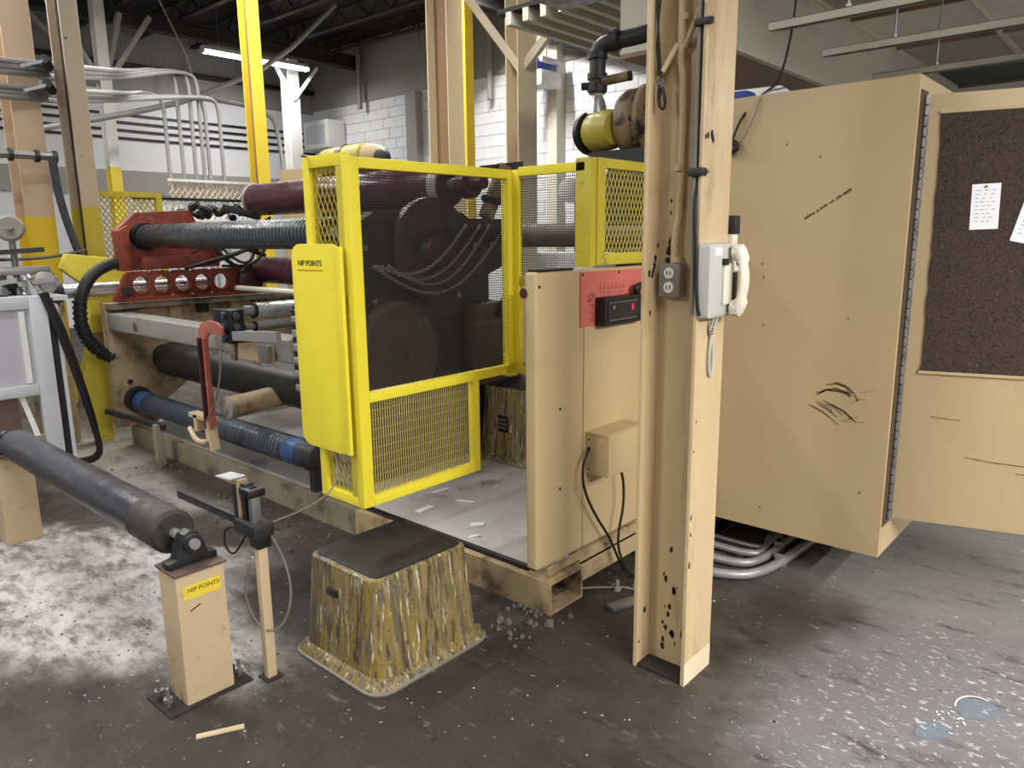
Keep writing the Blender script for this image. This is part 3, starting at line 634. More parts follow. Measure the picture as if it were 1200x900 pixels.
MB().tube([(-1.14, 2.15, 3.3), (-1.14, 2.152, 2.0), (-1.142, 2.15, 1.74), (-1.136, 2.128, 1.62), (-1.128, 2.130, 1.5), (-1.118, 2.131, 1.33), (-1.11, 2.135, 1.30)], .006, 8, 1).build('cable', 'rubber_black', t, smooth=True)
MB().tube([(-1.152, 2.15, 3.3), (-1.152, 2.15, 2.0), (-1.148, 2.14, 1.7), (-1.14, 2.135, 1.5), (-1.14, 2.14, 1.3)], .007, 8, 1).build('light_cable', 'outlet_grey', t, smooth=True)
MB().box(-1.165, -1.115, 2.125, 2.16, 1.725, 1.75).build('clip', 'cast_iron', t, bevel=.004); MB().cyl((-1.115, 2.15, 1.738), (-1.105, 2.15, 1.738), .007, n=8).build('screw', 'steel', t)
MB().box(-1.165, -1.105, 2.132, 2.15, 2.155, 2.175).build('clip', 'cast_iron', t, bevel=.004)
t = T('key_ring', 'black carabiner and wire ring hanging on the column side', 'hook', (-1.29, 2.17, 1.94))
MB().tube([(-1.29, 2.165, 2.5), (-1.305, 2.16, 2.3), (-1.30, 2.155, 2.2), (-1.285, 2.16, 2.03)], .004, 6, 1).build('wire', 'rubber_black', t, smooth=True)
MB().tube([(-1.285+.012*math.cos(2*PI*i/14), 2.155, 2.015+.013*math.sin(2*PI*i/14)) for i in range(14)], .003, 6, closed=True).build('ring', 'steel', t, smooth=True)
MB().tube([(-1.282, 2.155, 2.005), (-1.27, 2.155, 1.985), (-1.264, 2.155, 1.945), (-1.278, 2.155, 1.935), (-1.288, 2.155, 1.96)], .005, 6, 1, closed=True).build('carabiner', 'black_metal', t, smooth=True)
MB().tube([(-1.288, 2.155, 2.01), (-1.292, 2.155, 1.975), (-1.286, 2.155, 1.945)], .004, 6, 1).build('strap', 'rubber_black', t)
tag(MB().tube([(-1.27, 2.165, 2.5), (-1.285, 2.16, 2.35), (-1.305, 2.16, 2.15), (-1.295, 2.16, 2.04)], .0035, 6, 1).build('loose_wire', 'rubber_black', loc=(-1.29, 2.16, 2.0), smooth=True), 'thin black wire dangling beside the carabiner', 'wire')
t = T('switch_box', 'small black and cream switch on the edge of the column', 'switch', (-1.1, 2.36, 1.5))
MB().box(-1.135, -1.105, 2.335, 2.372, 1.50, 1.55).build('plate', 'cream', t, bevel=.003); MB().box(-1.135, -1.10, 2.335, 2.376, 1.55, 1.61).build('cover', 'cast_iron', t, bevel=.004)
MB().box(-1.13, -1.095, 2.34, 2.38, 1.43, 1.49).build('socket', 'white_paint', t, bevel=.004); MB().cyl((-1.095, 2.36, 1.46), (-1.088, 2.36, 1.46), .014, n=12).build('socket_hole', 'black_metal', t); MB().box(-1.13, -1.10, 2.35, 2.375, 1.33, 1.425).build('plug', 'black_metal', t, bevel=.004)

# ------------------------------------------------------------------ conduits on the floor under the cabinet
for k, (o, r) in enumerate(((0, .022), (.16, .020), (.30, .018), (.40, .012))):
    P = [(-2.0+o*.1, 2.99+o, .03), (-1.62+o*.1, 2.97+o, .03), (-1.38+o*.1, 2.98+o, .03), (-1.25-o*.4, 3.12+o, .03), (-1.22-o*.55, 3.6+o*.6, .03), (-1.20-o*.6, 4.2, .04)]
    c = tag(MB().tube(P, r, 10, 2).build('floor_conduit', 'galv', loc=(-1.3, 3.1+o, 0), smooth=True), ['outermost', 'second', 'third', 'innermost thin'][k]+' grey conduit curving under the tan cabinet', 'conduit', 'conduits curving under the cabinet')
    if k < 3: MB().box(-1.275-o*.4, -1.225-o*.4, 3.30+o*.9, 3.315+o*.9, 0, r*2+.014).build('strap', 'galv', c)
tag(MB().loft([rrect(-1.72, 3.62, .42, .34, .1, 0), rrect(-1.72, 3.62, .38, .3, .1, .02), rrect(-1.74, 3.63, .28, .2, .08, .045)]).build('oil_sludge', 'debris_dark', loc=(-1.7, 3.6, 0), smooth=True), 'dark sludge heap on the floor under the cabinet', 'debris')
r = random.Random(21)
mb = MB()
for k in range(60):
    x, y = -1.95+r.uniform(0, .65), 3.28+r.uniform(0, .5); s = r.uniform(.01, .03)
    mb.lathe((x, y, 0), (r.uniform(-.3, .3), r.uniform(-.3, .3), 1), [(0, s), (s*.7, s*.9), (s*1.1, s*.4)], 6)
tag(mb.build('floor_rubble', 'debris_dark', loc=(-1.7, 3.5, 0)), 'dark rubble scattered under the cabinet near the conduits', 'debris', kind='stuff')

# ------------------------------------------------------------------ step stools
def stool(x0, x1, y0, y1, zb, h, label, group, rz=0):
    cx, cy = (x0+x1)/2, (y0+y1)/2; hx, hy = (x1-x0)/2, (y1-y0)/2
    t = T('step_stool', label, 'step stool', (cx, cy, zb), group)
    MB().loft([rrect(cx, cy, hx, hy, .07, zb+.012), rrect(cx, cy, hx-.012, hy-.012, .065, zb+.03), rrect(cx, cy, hx-.03, hy-.03, .06, zb+.045), rrect(cx, cy, hx-.055, hy-.055, .055, zb+h-.02), rrect(cx, cy, hx-.058, hy-.058, .05, zb+h-.006), rrect(cx, cy, hx-.066, hy-.066, .045, zb+h)]).build('body', 'drips', t, smooth=True)
    MB().loft([rrect(cx, cy, hx+.004, hy+.004, .075, zb), rrect(cx, cy, hx+.006, hy+.006, .075, zb+.008), rrect(cx, cy, hx-.004, hy-.004, .07, zb+.016)]).build('bottom_lip', 'outlet_grey', t, smooth=True)
    MB().loft([rrect(cx, cy, hx-.075, hy-.075, .035, zb+h-.002), rrect(cx, cy, hx-.075, hy-.075, .035, zb+h+.004), rrect(cx, cy, hx-.08, hy-.08, .03, zb+h+.006)]).build('rubber_tread', 'rubber_black', t, smooth=True)
    return t
s1 = stool(-2.385, -1.862, 1.385, 1.955, 0, .395, 'nearest step stool, dripped with yellow and brown paint', 'paint-dripped step stools')
MB().box(-2.19, -2.13, 1.425, 1.452, .275, .305).build('hand_hole', 'black_metal', s1, bevel=.006)
s2 = stool(-3.30, -2.80, 3.30, 3.80, .155, .47, 'farther step stool standing on the machine platform', 'paint-dripped step stools')
MB().obox((-3.05, 3.337, .40), (.04, 0, 0), (0, .004, .0), (0, 0, .052)).build('warning_label', 'black_metal', s2)
for k in range(3): MB().obox((-3.05, 3.332, .375+k*.026), (.034, 0, 0), (0, .0012, 0), (0, 0, .008)).build('label_line', 'machine_brown', s2)
# ------------------------------------------------------------------ machine base, end panel
bf = T('machine_platform', 'dirty tan beam frame with grey platform under the roll machine', 'platform', (-3.8, 3.0, 0))
def rtube(mb, x0, x1, y0, y1, z0, z1, w):   # hollow rectangular tube along x, open ends
    mb.box(x0, x1, y0, y1, z0, z0+w).box(x0, x1, y0, y1, z1-w, z1).box(x0, x1, y0, y0+w, z0+w, z1-w).box(x0, x1, y1-w, y1, z0+w, z1-w); return mb
rtube(MB(), -3.1, -1.783, 2.225, 2.45, 0, .142, .010).build('front_beam', 'tan_dirty', bf)
rtube(MB(), -5.95, -3.1, 2.225, 2.45, 0, .142, .010).build('front_beam', 'beam_dirty', bf)
MB().box(-5.9, -3.1, 2.27, 2.44, .142, .155).build('beam_cap', 'platform_grey', bf)
MB().box(-1.86, -1.80, 2.452, 4.4, .06, .2).build('end_beam', 'tan_dirty', bf)
MB().box(-1.92, -1.80, 2.24, 3.2, .142, .152).build('sole_plate', 'tan_dirty', bf)
MB().box(-3.35, -1.88, 2.29, 4.4, .145, .155).build('platform_plate', 'platform_grey', bf)
MB().box(-5.8, -3.35, 2.46, 4.4, .06, .07).build('platform_plate', 'platform_grey', bf)
MB().box(-3.35, -1.9, 2.262, 2.288, .142, .160).build('gasket_strip', 'rubber_black', bf)
MB().box(-5.95, -1.9, 4.2, 4.4, 0, .145).build('rear_beam', 'beam_dirty', bf)
for x, y in ((-5.16, 2.10),):
    lg = MB().bar((x, y, .0), (x, y, .3), .05, .05).build('support_leg', 'beam_dirty', bf); MB().cyl((x, y, 0), (x, y, .02), .04, n=10).build('foot_pad', 'steel', lg)
MB().bar((-5.95, 2.06, .285), (-5.1, 2.12, .285), .03, .035).build('support_rail', 'machine_dark', bf)

ep = T('end_panel', 'tan steel end panel of the machine with a red sign', 'machine panel', (-1.84, 2.7, .2))
MB().box(-1.872, -1.815, 2.178, 3.45, .205, 1.415).build('panel', 'tan_paint', ep, bevel=.012, seg=3)
MB().box(-1.816, -1.809, 2.485, 3.44, .215, 1.18).build('overlay_plate', 'tan_paint', ep, bevel=.002)
for y, z in ((2.33, .86), (2.33, .52), (2.66, .95), (2.58, .92), (2.2, 1.36)): MB().cyl((-1.8155, y, z), (-1.812, y, z), .006, n=8).build('bolt_hole', 'black_metal', ep)
MB().cyl((-1.874, 2.177, 1.335), (-1.874+.0, 2.1755, 1.335), .02, n=12).build('edge_hole', 'maroon', ep)
MB().box(-1.87, -1.82, 2.2, 2.42, 1.415, 1.425).build('top_seal', 'rubber_black', ep)
MB().bar((-1.80, 2.23, .19), (-1.80, 2.52, .19), .016, .03).build('bottom_rod', 'tan_dirty', ep)
sg = T('red_sign', 'faded red sign on the tan end panel behind the black controller', 'sign', (-1.813, 2.68, 1.18))
MB().box(-1.8148, -1.8085, 2.458, 2.93, 1.181, 1.405).build('board', 'sign_red', sg)
mb = MB(); r = random.Random(2)
def spt(y, z, o): return Vector((-1.8085+o, y, z))
def sstroke(pts, w=.0035):
    for (a, b), (c, d) in zip(pts, pts[1:]): mb.bar(spt(a, b, .0004), spt(c, d, .0004), .0006, w, up=Vector((1, 0, 0)).cross(Vector((0, c-a, d-b))))
sstroke([(2.50, 1.30), (2.53, 1.315), (2.555, 1.305), (2.53, 1.295), (2.505, 1.288), (2.535, 1.283)], .006)
for k in range(5): sstroke([(2.515+.015*(k % 2), 1.272-.016*k), (2.55, 1.265-.016*k)], .004)
for k in range(7): sstroke([(2.60+.028*k, 1.36-.002*k), (2.592+.028*k, 1.325), (2.612+.028*k, 1.335)], .003)
for k in range(4): sstroke([(2.60+.045*k, 1.312), (2.63+.045*k, 1.314)], .003)
mb.build('faded_lettering', 'sign_ink', sg)
for y in (2.47, 2.73): MB().cyl((-1.8085, y, 1.395), (-1.806, y, 1.395), .006, n=8).build('screw', 'black_metal', sg)
bx_ = T('controller_box', 'black control box with a red indicator on the end panel', 'control box', (-1.78, 2.72, 1.17))
MB().box(-1.8085, -1.755, 2.555, 2.87, 1.178, 1.298).build('case', 'black_metal', bx_, bevel=.008)
MB().box(-1.755, -1.752, 2.575, 2.80, 1.195, 1.28).build('face_plate', 'cast_iron', bx_)
MB().box(-1.753, -1.7505, 2.58, 2.795, 1.20, 1.203).box(-1.753, -1.7505, 2.58, 2.795, 1.273, 1.276).build('trim_line', 'outlet_grey', bx_)
MB().box(-1.752, -1.748, 2.745, 2.765, 1.235, 1.262).build('indicator', 'led', bx_); MB().cyl((-1.752, 2.61, 1.255), (-1.746, 2.61, 1.255), .007, n=10).build('knob', 'galv', bx_)
MB().tube([(-1.775, 2.83, 1.298), (-1.77, 2.81, 1.325), (-1.765, 2.85, 1.335), (-1.765, 2.95, 1.33)], .016, 8, 2).build('connector', 'rubber_black', bx_, smooth=True)
jb = T('junction_box', 'tan junction box mounted on the lower end panel', 'junction box', (-1.75, 2.6, .54))
MB().box(-1.809, -1.69, 2.50, 2.78, .548, .728).build('box', 'tan_paint', jb, bevel=.004)
MB().box(-1.81, -1.698, 2.497, 2.785, .724, .732).build('lid_edge', 'tan_paint', jb)
for z in (.57, .66, .70): MB().cyl((-1.79, 2.50, z), (-1.79, 2.4965, z), .008 if z == .66 else .004, n=8).build('knockout', 'black_metal', jb)
tag(MB().tube([(-1.79, 2.495, .655), (-1.78, 2.44, .60), (-1.775, 2.44, .50), (-1.77, 2.52, .36), (-1.76, 2.62, .23), (-1.745, 2.69, .08), (-1.72, 2.72, .012), (-1.68, 2.80, .012), (-1.66, 2.88, .1)], .006, 8, 2).build('panel_cable', 'rubber_black', loc=(-1.77, 2.5, .01), smooth=True), 'black cable looping from the junction box side to the floor', 'cable')
tag(MB().tube([(-1.75, 2.66, .548), (-1.745, 2.70, .50), (-1.745, 2.71, .36), (-1.745, 2.67, .25), (-1.74, 2.66, .16), (-1.72, 2.70, .06), (-1.70, 2.74, .012)], .006, 8, 2).build('panel_cable', 'rubber_black', loc=(-1.75, 2.66, .01), smooth=True), 'black cable dropping from under the junction box', 'cable')
tag(MB().tube([(-1.95, 2.35, .008), (-1.72, 2.62, .006), (-1.6, 2.66, .006)], .005, 6, 1).build('floor_wire', 'outlet_grey', loc=(-1.7, 2.6, 0), smooth=True), 'thin grey wire on the floor beside the base beam end', 'wire')
for x, y, z, w, lab in ((-1.70, 2.60, .012, .03, 'larger dropped bolt on the floor by the column foot'), (-1.66, 2.68, .010, .02, 'smaller dropped bolt on the floor by the column foot')):
    bt = T('dropped_bolt', lab, 'bolt', (x, y, 0)); MB().cyl((x, y, 0), (x, y, w*1.6), w*.28, n=8).build('shank', 'galv', bt); MB().cyl((x, y, 0), (x, y, w*.45), w*.55, n=6).build('head', 'galv', bt)
tag(MB().bar((-1.62, 2.42, .012), (-1.50, 2.78, .012), .05, .02).build('floor_bar', 'steel', loc=(-1.56, 2.6, 0), bevel=.003), 'flat steel bar on the floor between base beam and column', 'bar')

# scraps of paper on the platform
for k, (x, y, a, l, w, lab) in enumerate(((-2.95, 2.70, 1.2, .05, .014, 'farthest white paper scrap on the platform'), (-2.722, 2.667, .2, .055, .014, 'curled white paper scrap in the middle of the platform'), (-2.804, 2.447, 1.5, .05, .02, 'white paper scrap near the platform edge below the guard'), (-2.444, 2.474, .6, .035, .025, 'nearest small white paper scrap on the platform'), (-2.35, 2.36, .9, .03, .01, 'tiny white scrap by the platform gasket'))):
    ca, sa = math.cos(a), math.sin(a)
    tag(MB().obox((x, y, .158), (ca*l, sa*l, .003), (-sa*w, ca*w, 0), (0, 0, .0012)).build('paper_scrap', 'paper', loc=(x, y, .155)), lab, 'paper scrap', 'paper scraps on the platform')

# ------------------------------------------------------------------ yellow guard
g = T('yellow_guard', 'bright yellow steel safety guard with mesh panels around the rolls', 'machine guard', (-2.3, 2.2, .49))
GX, GY0, GY1 = -2.31, 1.705, 2.635
b_ = .04
MB().box(GX-b_, GX, GY0, GY0+.052, .49, 1.845).build('corner_post', 'guard_yellow', g, bevel=.004)
MB().box(GX-b_, GX, GY1-.058, GY1, .90, 1.845).build('corner_post', 'guard_yellow', g, bevel=.004)
MB().box(GX-b_, GX, GY0+.052, GY1-.058, 1.805, 1.845).build('top_rail', 'guard_yellow', g, bevel=.003)
MB().box(GX-b_, GX, GY0+.052, GY1-.058, .915, .955).build('middle_rail', 'guard_yellow', g, bevel=.003)
MB().box(GX-b_, GX, 2.335, 2.372, .49, .915).build('lower_post', 'guard_yellow', g, bevel=.003)
MB().box(GX-b_, GX, GY0+.052, 2.335, .49, .53).build('bottom_rail', 'guard_yellow', g, bevel=.003)
wires(MB(), (GX-.02, GY0+.052, .955), (0, 1, 0), (0, 0, 1), GY1-.058-GY0-.052, .85, .0105, .0105, .0014).build('mesh_panel', 'mesh_black', g)['kind'] = 'stuff'
mb = MB()
for i in range(1, 46): mb.rod4((GX-.02, GY0+.052+i*.01245, .53), (GX-.02, GY0+.052+i*.01245, .915), .0033)
for j in range(1, 10): mb.rod4((GX-.0225, GY0+.052, .53+j*.0385), (GX-.0225, 2.335, .53+j*.0385), .0014)
mb.build('mesh_panel', 'mesh_olive', g)['kind'] = 'stuff'
# return on the left, along x
MB().box(-2.60, -2.56, GY0, GY0+.04, .49, 1.865).build('corner_post', 'guard_yellow', g, bevel=.004)
MB().box(-2.56, GX-b_, GY0, GY0+.04, 1.815, 1.86).build('top_rail', 'guard_yellow', g, bevel=.003)
MB().box(-2.56, GX-b_, GY0, GY0+.04, .49, .53).build('bottom_rail', 'guard_yellow', g, bevel=.003)
MB().box(-2.385, GX-b_, GY0, GY0+.04, .53, 1.815).build('inner_stile', 'old_yellow', g, bevel=.003)
diamond(MB(), (-2.56, GY0+.02, .53), (1, 0, 0), (0, 0, 1), .175, 1.285, .029, .058, .0028).build('diamond_mesh', 'mesh_yellow', g)['kind'] = 'stuff'
# right return, along x, then the short panel along y
MB().box(-2.27, -1.90, GY1-.03, GY1, 1.815, 1.855).build('top_rail', 'guard_yellow', g, bevel=.003)
MB().box(-1.95, -1.87, GY1-.03, GY1+.01, 1.42, 1.87).build('corner_post', 'old_yellow', g, bevel=.003)
MB().box(-2.27, -1.95, GY1-.03, GY1, 1.33, 1.37).build('bottom_rail', 'old_yellow', g, bevel=.003)
MB().box(-2.31, -2.27, GY1-.03, GY1, .93, 1.845).build('inner_stile', 'guard_yellow', g, bevel=.003)
wires(MB(), (-2.27, GY1-.015, 1.37), (1, 0, 0), (0, 0, 1), .32, .445, .0105, .0105, .0011).build('mesh_panel', 'mesh_black', g)['kind'] = 'stuff'
MB().box(-1.90, -1.86, 2.645, 2.70, 1.425, 1.87).build('corner_post', 'old_yellow', g, bevel=.003)
MB().box(-1.90, -1.86, 2.70, 3.3, 1.83, 1.87).build('top_rail', 'old_yellow', g, bevel=.003)
MB().box(-1.90, -1.86, 2.70, 3.3, 1.425, 1.475).build('bottom_rail', 'old_yellow', g, bevel=.003)
diamond(MB(), (-1.88, 2.70, 1.475), (0, 1, 0), (0, 0, 1), .6, .355, .029, .058, .0026).build('diamond_mesh', 'mesh_yellow', g)['kind'] = 'stuff'
MB().bar((GX-.03, GY1-.06, .93), (-1.9, GY1-.02, .97), .03, .03).build('tie_bar', 'old_yellow', g)
# shield plate
sh = MB().prism(rpoly(-2.682, -2.352, .705, 1.53, .055, 6), 'y', 1.683, 1.690).build('shield_plate', 'guard_yellow', g, bevel=.002)
MB().box(-2.375, -2.345, 1.676, 1.692, .71, 1.52).build('shield_fold', 'guard_yellow', sh, bevel=.003)
text_mesh('warning_text', 'NIP POINTS', .031, 'ink', sh, (-2.555, 1.6822, 1.455), (1, 0, 0), (0, 0, 1))
MB().box(-2.64, -2.47, 1.6824, 1.6832, 1.425, 1.431).build('warning_underline', 'label_orange', sh)
for x, z in ((-2.56, 1.86),): MB().cyl((x, 1.7, z), (x, 1.68, z), .006, n=8).build('bolt', 'steel', g)

# ------------------------------------------------------------------ machine side frames
ff = T('far_side_frame', 'dirty tan far side frame carrying the roll ends', 'machine frame', (-5.88, 3.1, 0))
MB().prism([(2.10, .16), (2.10, 1.10), (4.25, 1.10), (4.25, .16), (3.3, .16), (3.15, .40), (2.75, .50), (2.45, .30), (2.4, .16)], 'x', -5.95, -5.86).build('plate', 'tan_dirty', ff, bevel=.005)
MB().box(-5.86, -5.74, 2.10, 4.25, 1.06, 1.10).build('top_flange', 'beam_dirty', ff)
for y in (2.55, 3.05): MB().prism([(y, .45), (y+.18, .45), (y+.07, 1.06), (y, 1.06)], 'x', -5.86, -5.80).build('gusset', 'tan_dirty', ff)
MB().box(-5.861, -5.845, 2.78, 2.88, .98, 1.05).build('bolt_pocket', 'black_metal', ff)
for y, z in ((2.2, .95), (2.22, .5), (2.25, .3), (2.6, .9), (3.3, .95), (3.4, .8)): MB().cyl((-5.86, y, z), (-5.852, y, z), .02, n=8).build('bolt', 'cast_iron', ff)
MB().cyl((-5.86, 2.5, .66), (-5.78, 2.5, .66), .10, n=18).build('bearing_housing', 'cast_iron', ff, smooth=True)
MB().lathe((-5.86, 2.258, .36), (1, 0, 0), [(0, .10), (.05, .10), (.05, .075), (.02, .075)], 18).build('bearing_housing', 'cast_iron', ff, smooth=True)
ub = T('roll_bracket', 'orange-red bracket plate holding the end of the black grooved roll', 'bracket', (-5.85, 2.5, 1.3))
MB().prism([(2.235, 1.33), (2.225, 1.62), (2.38, 1.755), (2.80, 1.78), (2.84, 1.69), (2.98, 1.66), (3.05, 1.5), (3.0, 1.34)], 'x', -5.93, -5.84).build('plate', 'orange_red', ub, bevel=.008)
MB().box(-5.84, -5.76, 2.36, 2.85, 1.34, 1.43).build('lower_rib', 'orange_red', ub, bevel=.006)
MB().prism([(2.235, 1.33), (2.30, 1.33), (2.30, 1.66), (2.225, 1.62)], 'x', -5.84, -5.79).build('edge_rib', 'orange_red', ub, bevel=.004)
MB().lathe((-5.84, 2.42, 1.578), (1, 0, 0), [(0, .10), (.06, .10), (.06, .07), (.03, .07)], 20).build('bearing', 'black_metal', ub, smooth=True)
mb = MB(); r = random.Random(4)
for k in range(12): mb.lathe((-5.9+r.uniform(-.05, .1), 2.78+r.uniform(0, .5), 1.72+r.uniform(0, .08)), (r.uniform(-1, 1), r.uniform(-1, 1), .3), [(0, .03), (.05, .035), (.1, .02)], 8)
mb.build('clamp_cluster', 'cast_iron', ub)
pa = T('perforated_arm', 'orange-red swing arm plate with a row of five round holes', 'machine arm', (-5.8, 2.7, 1.13))
def holed(mb, y0, y1, z0, z1, x0, x1, hc, hr, n=24):
    per = []
    cy, cz = hc
    for i in range(n):
        g_ = 2*PI*i/n; c, s = math.cos(g_), math.sin(g_)
        k = min(((y1-cy) if c > 0 else (cy-y0))/max(abs(c), 1e-6), ((z1-cz) if s > 0 else (cz-z0))/max(abs(s), 1e-6)); per.append((cy+c*k, cz+s*k))
    vs = []; fs = []
    for x in (x0, x1): vs += [(x, *p) for p in per]+[(x, cy+hr*math.cos(2*PI*i/n), cz+hr*math.sin(2*PI*i/n)) for i in range(n)]
    for i in range(n):
        j = (i+1) % n; fs += [(i, j, n+j, n+i), (2*n+i, 3*n+i, 3*n+j, 2*n+j), (n+i, n+j, 3*n+j, 3*n+i), (i, 2*n+i, 2*n+j, j)]
    return mb.add(vs, fs)
mb = MB()
for k in range(5):
    y0 = 2.255+.157*k; holed(mb, y0, y0+.157, 1.135, 1.325, -5.80, -5.76, (y0+.0785, 1.226), .062)
mb.prism([(2.14, 1.135), (2.255, 1.135), (2.255, 1.325), (2.225, 1.30)], 'x', -5.80, -5.76); mb.prism([(3.04, 1.135), (3.30, 1.12), (3.32, 1.30), (3.24, 1.36), (3.04, 1.325)], 'x', -5.80, -5.76)
mb.build('plate', 'orange_red', pa)
for k in range(5): y0 = 2.3335+.157*k; MB().lathe((-5.762, y0, 1.226), (1, 0, 0), [(0, .072), (.012, .07), (.012, .061), (0, .061)], 24, caps=False).build('hole_rim', 'orange_red', pa, smooth=True)
MB().box(-5.80, -5.70, 2.14, 3.3, 1.11, 1.135).build('lower_flange', 'orange_red', pa); MB().cyl((-5.76, 2.22, 1.19), (-5.74, 2.22, 1.19), .03, n=10).build('pivot', 'cast_iron', pa)
MB().lathe((-5.76, 3.2, 1.22), (1, 0, 0), [(0, .11), (.05, .11), (.07, .08)], 18).build('hub', 'maroon', pa, smooth=True)
nf = T('near_side_frame', 'dark greasy near side frame seen through the guard mesh', 'machine frame', (-3.35, 3.1, .15))
MB().prism([(2.46, .155), (2.46, 1.60), (2.62, 1.69), (3.30, 1.70), (3.42, 1.64), (3.70, 1.60), (3.74, 1.38), (3.50, 1.30), (3.46, 1.16), (3.85, 1.10), (3.85, .155)], 'x', -3.42, -3.34).build('plate', 'machine_dark', nf, bevel=.008)
MB().lathe((-3.34, 3.02, 1.48), (1, 0, 0), [(0, .30), (.05, .30), (.07, .27), (.07, .12), (.12, .10)], 28).build('red_hub', 'maroon', nf, smooth=True)
MB().lathe((-3.34, 2.72, .90), (1, 0, 0), [(0, .30), (.06, .30), (.09, .27), (.09, .05), (.12, .04)], 28).build('gear_cover', 'machine_brown', nf, smooth=True)
MB().box(-3.34, -3.24, 3.30, 3.74, .62, 1.14).build('side_box', 'machine_brown', nf, bevel=.01)
MB().box(-3.34, -3.22, 3.1, 3.72, 1.56, 1.66).build('top_rail', 'cast_iron', nf, bevel=.006)
for y, z in ((2.55, 1.5), (2.6, 1.2), (3.25, 1.2), (3.4, 1.5), (3.0, .65), (3.55, 1.5)): MB().cyl((-3.34, y, z), (-3.325, y, z), .018, n=6).build('bolt', 'steel', nf)
for k, (a, b, sag) in enumerate(((2.52, 3.2, .16), (2.55, 3.32, .2), (2.6, 3.4, .24), (2.5, 3.55, .3))):
    pts = [(-3.2, a+(b-a)*i/8, 1.40-sag*math.sin(PI*i/8)*.9+(.22*i/8)) for i in range(9)]
    tag(MB().tube(pts, .009, 6, 1).build('sagging_hose', 'outlet_grey', loc=(-3.2, a, 1.3), smooth=True), ['shortest', 'second', 'third', 'longest'][k]+' sagging hose behind the guard mesh', 'hose', 'hoses behind the guard mesh')
tag(MB().tube([(-3.22, 3.5, 1.05), (-3.2, 3.62, 1.35), (-3.2, 3.70, 1.62), (-3.2, 3.6, 1.75), (-3.2, 3.35, 1.78)], .02, 8, 2).build('thick_hose', 'rubber_black', loc=(-3.2, 3.5, 1.1), smooth=True), 'thick black hose curving over the dark frame', 'hose')
mb = MB()
t = T('roll_drive', 'rusty drive coupling at the near end of the purple roll', 'drive', (-3.2, 3.4, 1.7))
MB().lathe((-3.38, 3.32, 1.87), (1, 0, 0), [(0, .05), (.06, .05), (.06, .09), (.12, .09), (.12, .05), (.22, .04)], 16).build('coupling', 'maroon', t, smooth=True)
MB().bar((-3.25, 3.42, 1.66), (-3.2, 3.55, 1.98), .06, .08).build('yoke', 'motor_brown', t); MB().bar((-3.25, 3.4, 1.95), (-3.2, 3.7, 1.99), .05, .05).build('link', 'cast_iron', t)

# ------------------------------------------------------------------ rolls
def roll(name, label, y, z, r, x0, x1, mat, grooves=None, cap=None, group='machine rolls', gmat='groove', gp=.0010):
    t = T(name, label, 'roller', ((x0+x1)/2, y, z-r), group)
    MB().lathe((x0, y, z), (1, 0, 0), [(0, r*.93), (.012, r), (x1-x0-.012, r), (x1-x0, r*.93)], 32).build('roll_body', mat, t, smooth=True)
    for s, x in ((-1, x0), (1, x1)): MB().cyl((x, y, z), (x+s*.07, y, z), r*.35, n=14).build('journal', 'steel', t, smooth=True)
    if grooves:
        a, b, st = grooves; mb = MB(); n = int((b-a)/st)
        for k in range(n): mb.lathe((a+k*st, y, z), (1, 0, 0), [(0, r+.0002), (.0015, r+gp), (st*.3, r+gp), (st*.3+.0015, r+.0002)], 28, caps=False)
        mb.build('groove_ring', gmat, t, smooth=True)['kind'] = 'stuff'
    if cap:
        for x in cap[1]: MB().lathe((x[0], y, z), (1, 0, 0), [(0, r+.001), (.004, r+.003), (x[1]-x[0]-.004, r+.003), (x[1]-x[0], r+.001)], 32, caps=False).build('end_band', cap[0], t, smooth=True)
    return t
roll('grooved_roll', 'black roll with spiral grooves on the orange bracket', 2.416, 1.578, .086, -5.76, -3.45, 'roll_black', (-5.0, -3.5, .036))
roll('purple_roll', 'upper glossy purple roll at the top of the machine', 3.304, 1.865, .126, -5.74, -3.43, 'purple', cap=('grey_beam', [(-3.52, -3.44), (-5.74, -5.70)]))
roll('purple_roll', 'lower purple roll behind the perforated arm', 3.30, 1.30, .108, -5.70, -3.45, 'purple')
roll('dark_roll', 'thick dark roll under the grey cross beam', 2.50, .655, .135, -5.72, -3.45, 'roll_dark')
roll('dark_roll', 'second dark roll low behind the blue roller', 2.95, .50, .10, -5.72, -3.45, 'roll_dark')
roll('blue_roller', 'low dark blue ribbed roller along the front beam', 2.258, .352, .078, -5.78, -3.52, 'roll_blue', (-4.45, -3.75, .035), ('roll_bluecap', [(-3.73, -3.60), (-5.77, -5.62)]), gmat='groove_light', gp=.003)
t = T('roller_bearing', 'dark bearing block at the near end of the blue roller', 'bearing', (-3.45, 2.26, .17))
MB().lathe((-3.45, 2.258, .352), (1, 0, 0), [(-.06, .06), (-.06, .085), (.02, .085), (.03, .05)], 20).build('housing', 'cast_iron', t, smooth=True); MB().box(-3.47, -3.42, 2.2, 2.32, .172, .30).build('foot', 'cast_iron', t)

tag(MB().cyl((-5.7, 3.06, 1.165), (-3.45, 3.06, 1.165), .022, n=12).build('cream_rod', 'cream', loc=(-4.6, 3.06, 1.14), smooth=True), 'cream rod running just below the lower purple roll', 'rod')
